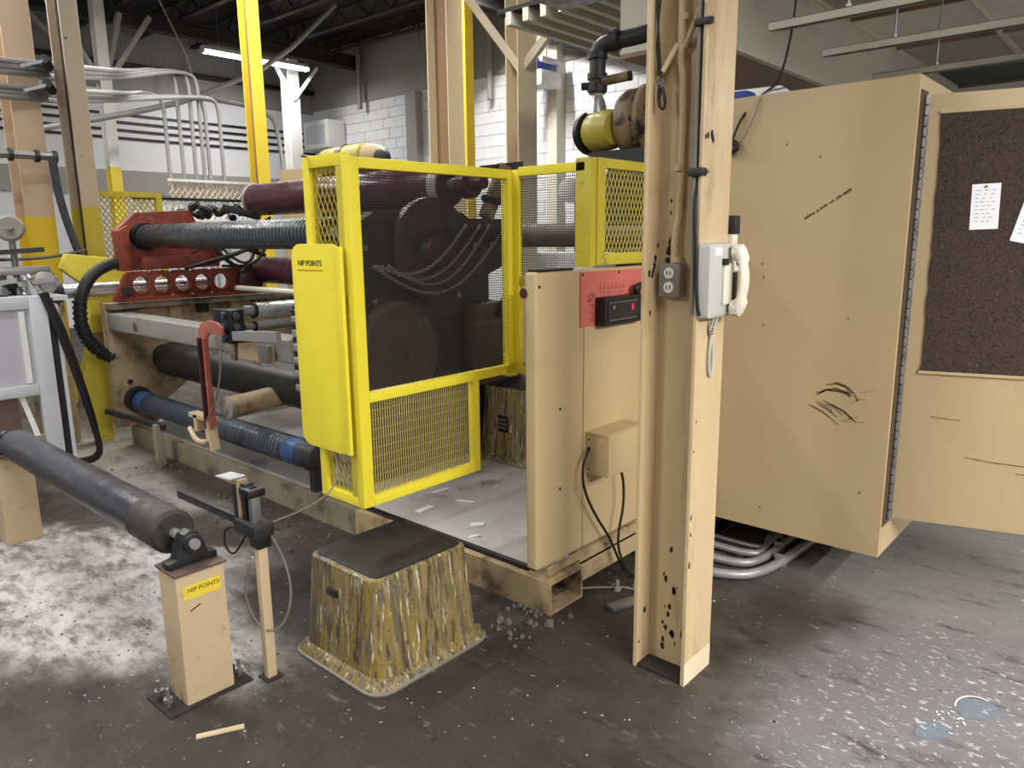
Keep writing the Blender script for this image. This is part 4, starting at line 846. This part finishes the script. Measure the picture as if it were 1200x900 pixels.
# cross beams, cylinders
t = T('cross_beam', 'scuffed grey square cross beam above the dark roll', 'beam', (-4.6, 2.16, .9))
MB().box(-5.84, -3.42, 2.10, 2.24, .905, 1.035).build('beam', 'grey_beam', t, bevel=.014, seg=3); MB().cyl((-5.35, 2.1, .965), (-5.35, 2.094, .965), .03, n=12).build('dent_plug', 'machine_brown', t)
for x in (-4.0, -3.75): MB().box(x-.03, x+.03, 2.09, 2.10, .87, 1.0).build('bracket', 'tan_dirty', t)
t = T('chrome_bar', 'polished chrome bar behind the perforated arm', 'bar', (-6.0, 2.4, 1.15))
MB().cyl((-6.0, 1.86, 1.195), (-6.0, 3.0, 1.195), .052, n=20).build('rod', 'chrome', t, smooth=True); MB().cyl((-6.0, 1.80, 1.195), (-6.0, 1.87, 1.195), .075, n=16).build('collar', 'black_metal', t, smooth=True)
MB().box(-6.04, -5.96, 1.79, 1.83, 1.2, 1.33).build('clamp_ear', 'cast_iron', t)
for k, (z, r, y0, lab) in enumerate(((1.155, .042, 2.12, 'upper chrome air cylinder beside the yellow shield'), (1.065, .026, 2.12, 'lower thin steel air cylinder beside the yellow shield'))):
    t = T('air_cylinder', lab, 'air cylinder', (-3.9, 2.3, z-r), 'air cylinders')
    MB().cyl((-3.9, y0+.06, z), (-3.9, y0+.62, z), r, n=18).build('barrel', 'chrome' if k == 0 else 'galv', t, smooth=True)
    MB().cyl((-3.9, y0, z), (-3.9, y0+.06, z), r*.72, n=14).build('nose', 'steel', t, smooth=True); MB().cyl((-3.9, y0+.055, z), (-3.9, y0+.07, z), r*1.08, n=18).build('end_ring', 'black_metal', t, smooth=True)
t = T('valve_block', 'dark blue-black valve block beside the red arm', 'valve', (-3.92, 2.06, .97))
MB().box(-3.98, -3.86, 2.02, 2.10, .98, 1.17).build('block', 'black_metal', t, bevel=.008)
for z in (1.02, 1.08, 1.14): MB().cyl((-3.86, 2.05, z), (-3.83, 2.04, z), .018, n=8).build('fitting', 'roll_blue', t); MB().cyl((-3.92, 2.02, z), (-3.92, 2.0, z), .02, n=8).build('fitting', 'roll_blue', t)
MB().box(-4.12, -4.04, 2.05, 2.10, 1.06, 1.16).build('solenoid', 'black_metal', t, bevel=.005)
t = T('sensor_bracket', 'tan plate with small sensor under the air cylinders', 'bracket', (-3.7, 2.06, .9))
MB().box(-3.86, -3.55, 2.05, 2.09, .90, .99).build('plate', 'tan_dirty', t); MB().box(-3.62, -3.54, 2.03, 2.07, .91, 1.0).build('sensor', 'steel', t, bevel=.006); MB().bar((-3.85, 2.03, 1.03), (-3.4, 2.03, 1.06), .03, .05).build('strap', 'galv', t)
ra = T('hanging_bracket', 'faded red hanging bracket over the blue roller', 'bracket', (-4.15, 2.0, .42))
pts = [(-3.90, 1.075), (-3.96, 1.10), (-4.06, 1.105), (-4.15, 1.08), (-4.185, 1.03), (-4.19, .95), (-4.175, .50), (-4.09, .48), (-4.10, .95), (-4.095, 1.0), (-4.06, 1.03), (-3.90, 1.03)]
MB().prism(pts, 'y', 1.985, 2.0).build('arm_plate', 'red_arm', ra, bevel=.003)
MB().box(-4.15, -4.135, 1.955, 1.985, .47, 1.0).build('arm_rib', 'maroon', ra); MB().box(-4.105, -4.09, 1.965, 1.985, .47, 1.0).build('arm_rib', 'red_arm', ra)
MB().bar((-4.14, 1.985, .52), (-4.10, 1.985, .34), .05, .03).build('foot_hook', 'tan_post', ra)
cs = MB(); cs.tube([(-4.42, 1.99, .42), (-4.3, 1.97, .36), (-4.15, 1.97, .38), (-4.12, 1.99, .45)], .016, 8, 1); cs.box(-4.34, -4.30, 1.98, 2.05, .42, .52); cs.box(-4.40, -4.13, 1.98, 2.04, .5, .525); cs.box(-4.2, -4.16, 1.98, 2.04, .40, .52)
cs.build('clamp_casting', 'tan_post', ra)
t = T('encoder_drum', 'tan drum with pale round end face behind the red arm', 'encoder', (-4.1, 2.3, .5))
MB().cyl((-4.10, 2.09, .575), (-4.10, 2.55, .60), .066, n=20).build('tube', 'tan_dirty', t, smooth=True); MB().lathe((-4.10, 2.09, .575), (0, -1, 0), [(0, .074), (.02, .074), (.025, .06), (.025, .03), (.03, .03)], 20).build('end_face', 'grey_beam', t, smooth=True)
tag(MB().tube([(-3.95, 2.0, 1.0), (-3.94, 1.98, .85), (-3.98, 1.97, .70), (-4.06, 1.97, .6), (-4.14, 1.96, .5)], .006, 6, 2).build('signal_wire', 'outlet_grey', loc=(-4, 2, .5), smooth=True), 'thin grey cord hanging beside the red arm', 'cord')
mb = MB()
t = T('drive_chain', 'steel roller chain hanging beside the yellow shield', 'chain', (-3.1, 1.95, .8))
MB().bar((-3.107, 1.955, 1.225), (-3.38, 2.5, 1.225), .03, .03).build('hanger_arm', 'cast_iron', t)
for k in range(13): MB().box(-3.13, -3.085, 1.94, 1.97, .80+k*.033, .828+k*.033).build('chain_link', 'galv' if k % 2 else 'black_metal', t, bevel=.003, seg=1)

# ------------------------------------------------------------------ left side: yellow chute, cable hose, grey cabinet
t = T('yellow_chute', 'faded yellow curved chute behind the black hoses', 'chute', (-6.2, 2.1, .1))
MB().prism([(2.0, .52), (2.03, .16), (2.12, .11), (2.20, .15), (2.24, .4), (2.30, .80), (2.32, 1.15), (2.45, 1.40), (2.0, 1.46), (1.95, 1.35), (2.12, 1.2), (2.10, .85)], 'x', -6.28, -6.18).build('body', 'old_yellow', t, bevel=.01)
MB().box(-6.18, -6.15, 2.11, 2.31, .70, .86).build('band', 'motor_brown', t); MB().box(-6.27, -6.19, 2.06, 2.18, 0, .16).build('foot', 'old_yellow', t)
MB().box(-6.6, -6.3, 1.75, 1.98, 0, 1.15).build('lower_box', 'tan_dirty', t, bevel=.02)
t = T('corrugated_hose', 'black corrugated hose looping down beside the perforated arm', 'hose', (-5.9, 2.05, .7))
P = [(-5.9, 2.30, 1.40), (-5.9, 2.14, 1.37), (-5.9, 2.02, 1.28), (-5.9, 1.95, 1.12), (-5.9, 1.94, .96), (-5.9, 1.97, .85), (-5.9, 2.05, .74), (-5.9, 2.14, .69)]
MB().tube(P, .042, 10, 2).build('hose', 'rubber_black', t, smooth=True)
Q = [Vector(p) for p in P]
for i in range(3, 7):
    for k in range(4):
        a = Q[i].lerp(Q[i+1], k/4); d = (Q[i+1]-Q[i]).normalized(); MB().cyl(a-d*.008, a+d*.008, .05, n=12).build('rib', 'cast_iron', t, smooth=True)
for k, (off, lab) in enumerate(((0, 'thick black cable running down to the floor at the far left'), (.07, 'second black cable beside the thick one at far left'))):
    tag(MB().tube([(-5.25, 1.53+off*.3, 1.24), (-5.25, 1.60+off*.4, 1.0), (-5.3, 1.70+off*.3, .6), (-5.35, 1.78, .25+off), (-5.4, 1.80, .09+off*.3), (-5.5, 1.70, .05+off*.3), (-5.7, 1.45, .05+off*.3)], .021-.008*k, 8, 2).build('floor_cable', 'rubber_black', loc=(-5.3, 1.7, 0), smooth=True), lab, 'cable')
gc = T('grey_console', 'light grey machine console at the left edge with aluminium posts', 'console', (-5.6, 1.2, 0))
MB().box(-5.34, -5.29, 1.46, 1.56, 0, 1.22).build('post', 'light_grey', gc, bevel=.006); MB().box(-5.345, -5.30, 1.568, 1.60, 0, 1.20).build('post', 'black_metal', gc); MB().box(-5.35, -5.30, 1.602, 1.625, .02, 1.16).build('post', 'light_grey', gc)
MB().box(-5.34, -5.29, .6, 1.46, 1.14, 1.22).build('top_rail', 'light_grey', gc, bevel=.006); MB().box(-5.34, -5.29, .6, 1.46, .60, .67).build('bottom_rail', 'light_grey', gc, bevel=.006)
MB().box(-5.33, -5.31, .6, 1.46, .67, 1.14).build('panel', 'panel_grey', gc); MB().box(-5.31, -5.295, 1.40, 1.43, .68, 1.13).build('panel_edge', 'white_paint', gc)
MB().box(-5.9, -5.34, .6, 1.70, 1.18, 1.21).build('deck', 'light_grey', gc); MB().box(-5.34, -5.30, .6, 1.5, .30, .34).build('foot_rail', 'beam_dirty', gc)
MB().box(-5.5, -5.32, 1.18, 1.34, .33, .62).build('inner_box', 'machine_brown', gc); MB().lathe((-5.33, 1.10, .42), (1, 0, 0), [(0, .09), (.03, .09), (.04, .05)], 16).build('wheel', 'tan_dirty', gc, smooth=True)
MB().bar((-5.33, 1.36, .62), (-5.31, 1.44, .25), .02, .03).build('strut', 'white_paint', gc)
r = random.Random(8)
for k in range(9):
    x, y = -5.6+r.uniform(-.12, .2), 1.30+k*.042; h = r.uniform(.04, .16)
    t = T('machine_fitting', 'metal fitting on the grey console, %s from the column side' % ['ninth', 'eighth', 'seventh', 'sixth', 'fifth', 'fourth', 'third', 'second', 'first'][k], 'fitting', (x, y, 1.22), 'fittings on the grey console')
    MB().lathe((x, y, 1.212), (r.uniform(-.4, .4), r.uniform(-.4, .4), 1), [(0, .05), (h*.5, .045), (h*.5, .025), (h, .025), (h, .035), (h+.03, .03)], 10).build('stem', r.choice(['steel', 'galv', 'cast_iron']), t, smooth=True)
    MB().bar((x-.05, y-.08, 1.23+h*.5), (x+.04, y+.1, 1.25+h*.6), .03, .03).build('arm', r.choice(['steel', 'galv', 'cast_iron']), t)
t = T('hand_wheel', 'round grey disc handwheel on top of the console', 'handwheel', (-5.6, 1.1, 1.4))
MB().lathe((-5.6, 1.50, 1.63), (.9, -.3, .2), [(0, .08), (.02, .085), (.035, .07), (.035, .02), (.07, .02)], 20).build('disc', 'outlet_grey', t, smooth=True); MB().cyl((-5.63, 1.51, 1.21), (-5.63, 1.51, 1.61), .02, n=8).build('stem', 'steel', t)
t = T('swing_boom', 'grey horizontal boom reaching from the console to the column', 'boom', (-5.55, 1.4, 1.3))
MB().bar((-5.6, 1.0, 1.36), (-5.55, 1.68, 1.37), .06, .05).build('arm', 'steel', t, bevel=.01); MB().bar((-5.6, 1.0, 1.46), (-5.55, 1.66, 1.50), .04, .03).build('upper_arm', 'cast_iron', t); MB().lathe((-5.50, 1.62, 1.29), (1, 0, 0), [(0, .07), (.05, .07), (.06, .05)], 16).build('pulley', 'galv', t, smooth=True)
tag(MB().tube([(-5.55, 1.4, 1.44), (-6.3, 1.9, 1.43), (-7.4, 2.55, 1.47)], .012, 6, 2).build('console_cable', 'rubber_black', loc=(-6, 1.8, 1.4), smooth=True), 'thin black cable crossing the yellow column foot', 'cable')

# ------------------------------------------------------------------ idler roller on posts
t = T('idler_roller', 'long charcoal idler roller lying across two tan posts', 'roller', (-3.35, 1.03, .47))
MB().lathe((-4.25, 1.035, .555), (1, 0, 0), [(0, .068), (.02, .078), (1.53, .078)], 32).build('roll_body', 'roller_charcoal', t, smooth=True)
MB().lathe((-2.72, 1.035, .555), (1, 0, 0), [(0, .0782), (.205, .0782), (.22, .066)], 32).build('worn_end', 'roller_worn', t, smooth=True)
for x, s in ((-2.5, 1), (-4.25, -1)): MB().cyl((x, 1.035, .555), (x+s*.16, 1.035, .555), .018, n=14).build('shaft', 'galv', t, smooth=True)
def post(x0, x1, y0, y1, h, label, bolts):
    p = T('roller_post', label, 'post', ((x0+x1)/2, (y0+y1)/2, 0), 'idler roller posts')
    MB().box(x0, x1, y0, y1, 0, h).build('tube', 'tan_post', p, bevel=.006)
    MB().box(x0-.01, x1+.01, y0-.005, y1+.005, h, h+.008).build('top_plate', 'machine_brown', p)
    if bolts:
        for x, y in bolts: MB().cyl((x, y, 0), (x, y, .075), .007, n=8).build('anchor_bolt', 'steel', p); MB().cyl((x, y, .025), (x, y, .04), .016, n=6).build('nut', 'steel', p)
        MB().box(x0-.03, x1+.02, y0-.07, y1+.06, 0, .006).build('base_plate', 'debris_dark', p)
    return p
pn = post(-2.455, -2.325, .950, 1.118, .47, 'nearer tan post with a nip points label under the roller', ((-2.37, .905), (-2.44, .905), (-2.36, 1.155), (-2.44, 1.155)))
MB().obox((-2.3242, 1.035, .405), (0, .064, 0), (.0008, 0, 0), (0, 0, .024)).build('label_sticker', 'label_yellow', pn)
text_mesh('label_text', 'NIP POINTS', .021, 'ink', pn, (-2.3232, 1.04, .410), (0, 1, 0), (0, 0, 1))
MB().bar((-2.3238, .99, .338), (-2.3238, 1.025, .352), .001, .004).build('scratch', 'ink', pn)
post(-4.52, -4.37, .965, 1.13, .47, 'farther tan post at the left edge under the roller', None)
for x, lab in ((-2.395, 'black pillow block bearing on the nearer roller post'), (-4.43, 'black pillow block bearing on the farther roller post')):
    b2 = T('pillow_block', lab, 'bearing', (x, 1.035, .478), 'pillow block bearings')
    MB().prism([(.95, .478), (1.12, .478), (1.12, .50), (1.09, .505), (1.075, .555), (1.06, .585), (1.035, .597), (1.01, .585), (.995, .555), (.98, .505), (.95, .50)], 'x', x-.025, x+.025).build('housing', 'black_metal', b2, bevel=.004)
    MB().lathe((x+.02, 1.035, .555), (1, 0, 0), [(0, .032), (.02, .030), (.02, .018)], 16).build('bearing_ring', 'cast_iron', b2, smooth=True); MB().cyl((x+.02, 1.035, .555), (x+.05, 1.035, .555), .013, n=12).build('shaft_end', 'cream', b2, smooth=True)

# ------------------------------------------------------------------ pole stand with sensor
t = T('sensor_stand', 'slim cream pole stand with black clamps and sensor on top', 'stand', (-2.28, 1.232, 0))
MB().obox((-2.278, 1.232, .27), (.014, 0, 0), (0, .018, 0), (0, 0, .27)).build('pole', 'tan_post', t, bevel=.003)
MB().box(-2.31, -2.245, 1.2, 1.265, 0, .005).build('base_plate', 'debris_dark', t); MB().box(-2.305, -2.25, 1.205, 1.26, .50, .56).build('clamp', 'black_metal', t, bevel=.006)
hd = MB().box(-2.36, -2.22, 1.18, 1.26, .55, .60).build('cross_clamp', 'cast_iron', t, bevel=.01)
for dx, h, mm in ((-.075, .72, 'cast_iron'), (-.045, .745, 'tan_dirty'), (-.01, .74, 'black_metal'), (.03, .73, 'steel')): MB().box(-2.30+dx-.012, -2.30+dx+.012, 1.20, 1.235, .58, h-.01).build('upright', mm, t, bevel=.004)
MB().box(-2.315, -2.245, 1.185, 1.25, .69, .72).build('sensor_head', 'black_metal', t, bevel=.008)
MB().obox((-2.41, 1.21, .735), (.05, 0, .004), (0, .03, 0), (0, 0, .002)).build('reflector_plate', 'light_grey', t)
MB().bar((-2.28, 1.225, .575), (-2.86, 1.225, .565), .03, .032).build('cross_bar', 'cast_iron', t, bevel=.006)
MB().tube([(-2.33, 1.19, .57), (-2.40, 1.17, .56), (-2.42, 1.17, .49), (-2.38, 1.18, .45), (-2.33, 1.2, .52), (-2.30, 1.2, .57)], .004, 6, 2).build('cable_loop', 'rubber_black', t, smooth=True)
tag(MB().tube([(-2.27, 1.25, .57), (-2.2, 1.27, .48), (-2.17, 1.28, .35), (-2.2, 1.26, .22), (-2.26, 1.22, .18), (-2.33, 1.2, .24), (-2.34, 1.19, .34), (-2.30, 1.2, .44)], .004, 6, 2).build('sensor_wire', 'outlet_grey', loc=(-2.25, 1.25, .2), smooth=True), 'thin grey cord loop hanging around the pole stand', 'cord')
tag(MB().tube([(-2.25, 1.27, .58), (-2.0, 1.45, .56), (-1.95, 1.6, .60), (-2.2, 1.75, .66), (-2.55, 1.72, .55)] if 0 else [(-2.26, 1.24, .58), (-2.36, 1.5, .55), (-2.42, 1.66, .58), (-2.5, 1.72, .68)], .0035, 6, 2).build('sensor_cable', 'outlet_grey', loc=(-2.3, 1.4, .55), smooth=True), 'thin grey cable from the pole stand to the guard', 'cable')
tag(MB().cyl((-2.34, 1.62, .02), (-2.24, 1.46, .05), .006, n=8).build('small_rod', 'galv', loc=(-2.3, 1.5, 0), smooth=True), 'short grey rod lying behind the pole stand', 'rod')

# ------------------------------------------------------------------ gearbox with black pipe, motors
t = T('gear_motor', 'brown and yellow gear motor on top of the machine beside the column', 'gear motor', (-2.25, 3.35, 1.86))
MB().lathe((-2.37, 3.35, 2.08), (1, -.35, 0), [(-.02, .09), (0, .10), (.12, .10), (.17, .08)], 22).build('yellow_end', 'motor_yellow', t, smooth=True)
MB().lathe((-2.40, 3.36, 2.08), (1, -.35, 0), [(-.03, .085), (-.03, .112), (0, .112), (0, .085)], 22).build('black_rim', 'black_metal', t, smooth=True)
MB().lathe((-2.24, 3.38, 2.11), (1, .15, 0), [(0, .10), (.02, .14), (.06, .165), (.11, .165), (.18, .12), (.26, .12)], 24).build('gear_case', 'motor_brown', t, smooth=True)
MB().lathe((-2.10, 3.395, 2.11), (1, .15, 0), [(0, .18), (.025, .18)], 24).build('flange', 'motor_brown', t, smooth=True)
for k in range(10): a = 2*PI*k/10; MB().cyl((-2.10, 3.395+.155*math.cos(a), 2.11+.155*math.sin(a)), (-2.06, 3.40+.155*math.cos(a), 2.11+.155*math.sin(a)), .013, n=6).build('bolt', 'black_metal', t)
MB().box(-2.35, -2.0, 3.25, 3.5, 1.90, 1.97).build('foot', 'cast_iron', t)
MB().box(-2.25, -2.05, 3.28, 3.46, 1.60, 1.90).build('pedestal', 'cast_iron', t)
t = T('black_pipe', 'thick black pipe elbow dropping into the gear motor', 'pipe', (-2.38, 3.35, 2.2))
MB().tube([(-2.37, 3.35, 2.27), (-2.37, 3.35, 2.42), (-2.37, 3.36, 2.50), (-2.30, 3.38, 2.52), (-2.15, 3.42, 2.53), (-2.02, 3.46, 2.56), (-1.98, 3.48, 2.65), (-1.98, 3.48, 3.2)], .042, 12, 2).build('pipe', 'cast_iron', t, smooth=True)
for z in (2.28, 2.34, 2.44): MB().cyl((-2.37, 3.35, z), (-2.37, 3.35, z+.03), .052, n=14).build('collar', 'black_metal', t, smooth=True)
MB().cyl((-2.30, 3.37, 2.52), (-2.26, 3.38, 2.523), .055, n=14).build('collar', 'cast_iron', t, smooth=True)
MB().lathe((-2.37, 3.35, 2.17), (0, 0, 1), [(0, .055), (.05, .045), (.09, .03), (.12, .04)], 14).build('cone_fitting', 'chrome', t, smooth=True)
MB().cyl((-2.33, 3.34, 2.325), (-2.20, 3.38, 2.34), .024, n=10).build('side_nipple', 'motor_brown', t, smooth=True); MB().cyl((-2.20, 3.38, 2.34), (-2.185, 3.385, 2.342), .026, n=10).build('nipple_cap', 'black_metal', t); MB().cyl((-2.40, 3.33, 2.31), (-2.44, 3.31, 2.31), .02, n=8).build('plug', 'cast_iron', t)
t = T('yellow_motor', 'yellow motor with black band behind the guard top', 'motor', (-5.3, 4.0, 1.9))
MB().lathe((-5.72, 3.95, 2.18), (1, .2, .05), [(0, .09), (.08, .12), (.24, .13), (.3, .13), (.52, .13), (.54, .11)], 22).build('body', 'motor_yellow', t, smooth=True)
MB().lathe((-5.46, 4.0, 2.193), (1, .2, .05), [(0, .135), (.06, .135)], 22).build('band', 'black_metal', t, smooth=True); MB().lathe((-5.19, 4.06, 2.206), (1, .2, .05), [(0, .12), (.10, .10), (.18, .06)], 18).build('tan_cone', 'tan_paint', t, smooth=True)
MB().lathe((-4.98, 4.05, 2.17), (0, -1, 0), [(0, .09), (.05, .09), (.06, .06)], 16).build('sprocket', 'black_metal', t, smooth=True); MB().box(-5.7, -4.9, 3.9, 4.15, .07, 2.08).build('pedestal', 'machine_dark', t)
t = T('tan_hood', 'tan sheet metal hood left of the guard post', 'hood', (-6.3, 3.9, 1.6))
MB().box(-6.4, -5.96, 3.95, 4.4, 0, 2.18).build('body', 'tan_paint', t, bevel=.01); MB().cyl((-5.96, 4.33, 2.02), (-5.95, 4.33, 2.02), .03, n=10).build('hole', 'black_metal', t)
t = T('rear_roll', 'brown horizontal roll seen through the right guard mesh', 'roller', (-3.3, 4.5, 0))
MB().cyl((-4.3, 4.5, 1.555), (-2.3, 4.5, 1.555), .088, n=24).build('roll_body', 'machine_brown', t, smooth=True)
for x in (-4.33, -2.3): MB().box(x, x+.03, 4.45, 4.55, 0, 1.6).build('stand', 'machine_dark', t)
t = T('wall_mirror', 'round pale safety mirror seen through the right guard mesh', 'mirror', (-6.07, 8, 2.0))
MB().lathe((-6.07, 8.0, 2.13), (.5, -.86, 0), [(0, .16), (.02, .16), (.05, .10), (.06, .02)], 24).build('dome', 'white_paint', t, smooth=True); MB().cyl((-6.0, 8.05, 0), (-6.0, 8.05, 2.2), .03, n=8).build('pole', 'column_brown', t)
t = T('blue_crate', 'blue and white stacked crate far behind the guard', 'crate', (-5.6, 7.4, 0))
MB().box(-6.1, -5.2, 7.3, 7.8, 0, .9).build('body', 'roll_bluecap', t, bevel=.02); MB().box(-6.1, -5.2, 7.3, 7.8, .9, 1.35).build('wrapped_top', 'light_grey', t, bevel=.03)
t = T('dark_locker', 'dark locker far behind the right guard mesh', 'locker', (-5.0, 7.9, 0))
MB().box(-5.7, -4.7, 7.9, 8.4, 0, 2.3).build('body', 'machine_dark', t, bevel=.02); MB().box(-5.18, -5.16, 7.89, 7.9, .1, 2.2).build('door_gap', 'black_metal', t)

# yellow mesh fence and lattice rail behind the rolls
f = T('mesh_fence', 'yellow mesh fence panel behind the orange bracket', 'fence', (-8, 3.2, 0))
for y in (2.82, 3.50): MB().box(-8.03, -7.97, y-.03, y+.03, 0, 2.03).build('post', 'old_yellow', f)
MB().box(-8.03, -7.97, 2.85, 3.47, 1.98, 2.03).build('top_rail', 'old_yellow', f); MB().box(-8.03, -7.97, 2.85, 3.47, .9, .95).build('bottom_rail', 'old_yellow', f)
diamond(MB(), (-8, 2.85, .95), (0, 1, 0), (0, 0, 1), .62, 1.03, .05, .07, .006).build('diamond_mesh', 'mesh_yellow', f)['kind'] = 'stuff'
f = T('lattice_rail', 'white lattice cable tray behind the black grooved roll', 'cable tray', (-8.6, 4.2, 0))
for y in (3.6, 4.85): MB().box(-8.62, -8.58, y-.02, y+.02, 0, 1.76).build('stand_post', 'wall_band', f)
MB().box(-8.62, -8.58, 3.5, 4.95, 1.99, 2.02).build('dark_rail', 'black_metal', f); MB().box(-8.62, -8.58, 3.5, 4.95, 1.76, 1.79).build('rail', 'white_paint', f); MB().box(-8.62, -8.58, 3.9, 4.95, 2.2, 2.23).build('rail', 'white_paint', f)
diamond(MB(), (-8.6, 3.5, 1.79), (0, 1, 0), (0, 0, 1), 1.4, .2, .07, .1, .010).build('lattice', 'white_paint', f)['kind'] = 'stuff'
diamond(MB(), (-8.6, 3.9, 2.02), (0, 1, 0), (0, 0, 1), 1.0, .18, .07, .09, .008).build('lattice', 'column_tan_far', f)['kind'] = 'stuff'
t = T('hose_bundle', 'tangle of black air hoses above the lower purple roll', 'hose bundle', (-5.6, 3.0, 1.35))
r = random.Random(14)
for k in range(9):
    y0, y1 = r.uniform(2.6, 3.0), r.uniform(3.1, 3.45); z0, z1 = r.uniform(1.3, 1.7), r.uniform(1.3, 1.75)
    MB().tube([(-5.7, y0, z0), (-5.55+r.uniform(-.1, .1), (y0+y1)/2, max(z0, z1)+r.uniform(-.3, .12)), (-5.6, y1, z1)], r.choice([.012, .018]), 6, 2).build('hose', 'rubber_black', t, smooth=True)
tag(MB().bar((-5.62, 2.95, 1.80), (-5.55, 3.22, 1.72), .035, .05).build('black_lever', 'black_metal', loc=(-5.6, 3.1, 1.7), bevel=.008), 'black lever at the left end of the upper purple roll', 'lever')

# ------------------------------------------------------------------ floor litter
tag(MB().obox((-2.12, .958, .004), (.033, .064, 0), (-.0085, .0045, 0), (0, 0, .003)).build('wood_strip', 'wood_stick', loc=(-2.12, .96, 0)), 'thin pale wooden strip on the dark floor at the front', 'strip')
pm = T('paint_mark', 'pale blue and white dried paint splash on the right floor', 'paint splash', (-.35, 2.55, 0))
def blob(cx, cy, rx, ry, rot, z0, z1, seed, n=22, holes=False):
    r = random.Random(seed); out = []
    for i in range(n):
        a = 2*PI*i/n; k = r.uniform(.86, 1.08); x, y = rx*k*math.cos(a), ry*k*math.sin(a); out.append((cx+x*math.cos(rot)-y*math.sin(rot), cy+x*math.sin(rot)+y*math.cos(rot)))
    return MB().loft([[(p[0], p[1], z0) for p in out], [(p[0], p[1], z1) for p in out]])
blob(-.325, 2.655, .055, .075, -.5, 0, .0015, 1).build('splash', 'clear_paint', pm); blob(-.41, 2.44, .04, .06, -.4, 0, .0015, 2).build('splash', 'clear_paint', pm)
mb = MB()
for k in range(16): a = 1.0+k*.12; b = a+.1; mb.bar((-.325+.06*math.cos(a*1.2), 2.655+.08*math.sin(a*1.2), .002), (-.325+.06*math.cos(b*1.2), 2.655+.08*math.sin(b*1.2), .002), .005, .002)
r = random.Random(6)
for k in range(14): x, y = -.37+r.uniform(-.05, .04), 2.53+r.uniform(-.08, .07); mb.bar((x, y, .002), (x+r.uniform(-.015, .015), y+r.uniform(-.02, .02), .002), .004, .002)
mb.build('white_rim', 'white_paint', pm)['kind'] = 'stuff'
# rubble by the stool and under the base beam
r = random.Random(31); mb = MB()
for k in range(150):
    if k < 60: x, y = -1.86+r.uniform(-.1, .16), 1.98+r.uniform(-.05, .3)
    elif k < 110: x, y = r.uniform(-3.6, -2.3), 2.1+r.uniform(-.25, .1)
    else: x, y = r.uniform(-5.4, -3.6), 2.05+r.uniform(-.35, .1)
    s = abs(r.gauss(0, .007))+.003
    mb.lathe((x, y, 0), (r.uniform(-.4, .4), r.uniform(-.4, .4), 1), [(0, s), (s*.8, s*.8), (s*1.3, s*.3)], 5)
tag(mb.build('floor_debris', 'debris', loc=(-2.5, 2.0, 0)), 'grey crumbs and chips littering the floor along the base beam', 'debris', kind='stuff')
r = random.Random(32); mb = MB()
for k in range(60):
    x = r.uniform(-3.6, -.3); y = .5+r.uniform(0, 2.4)
    if -2.42 < x < -1.83 and 1.35 < y < 2.0 or -2.6 < x < -2.2 and .9 < y < 1.3: continue
    if y > 2.1 and x < -1.7: continue
    s = abs(r.gauss(0, .0012))+.0012; mb.lathe((x, y, 0), (0, 0, 1), [(0, s), (s*.5, s*.9), (s*.9, s*.3)], 5)
tag(mb.build('floor_grit', 'paper', loc=(-2, 1.2, 0)), 'small pale grit specks scattered over the foreground floor', 'grit', kind='stuff')
r = random.Random(33); mb = MB()
for k in range(70):
    x, y = -3.6+r.uniform(0, 1.2), .75+r.uniform(0, .75); s = r.uniform(.002, .0065); mb.lathe((x, y, 0), (0, 0, 1), [(0, s), (s*.2, s*.9), (s*.3, s*.3)], 6)
tag(mb.build('dark_droppings', 'ink', loc=(-3, 1, 0)), 'black crumbs on the pale floor beside the roller', 'crumbs', kind='stuff')
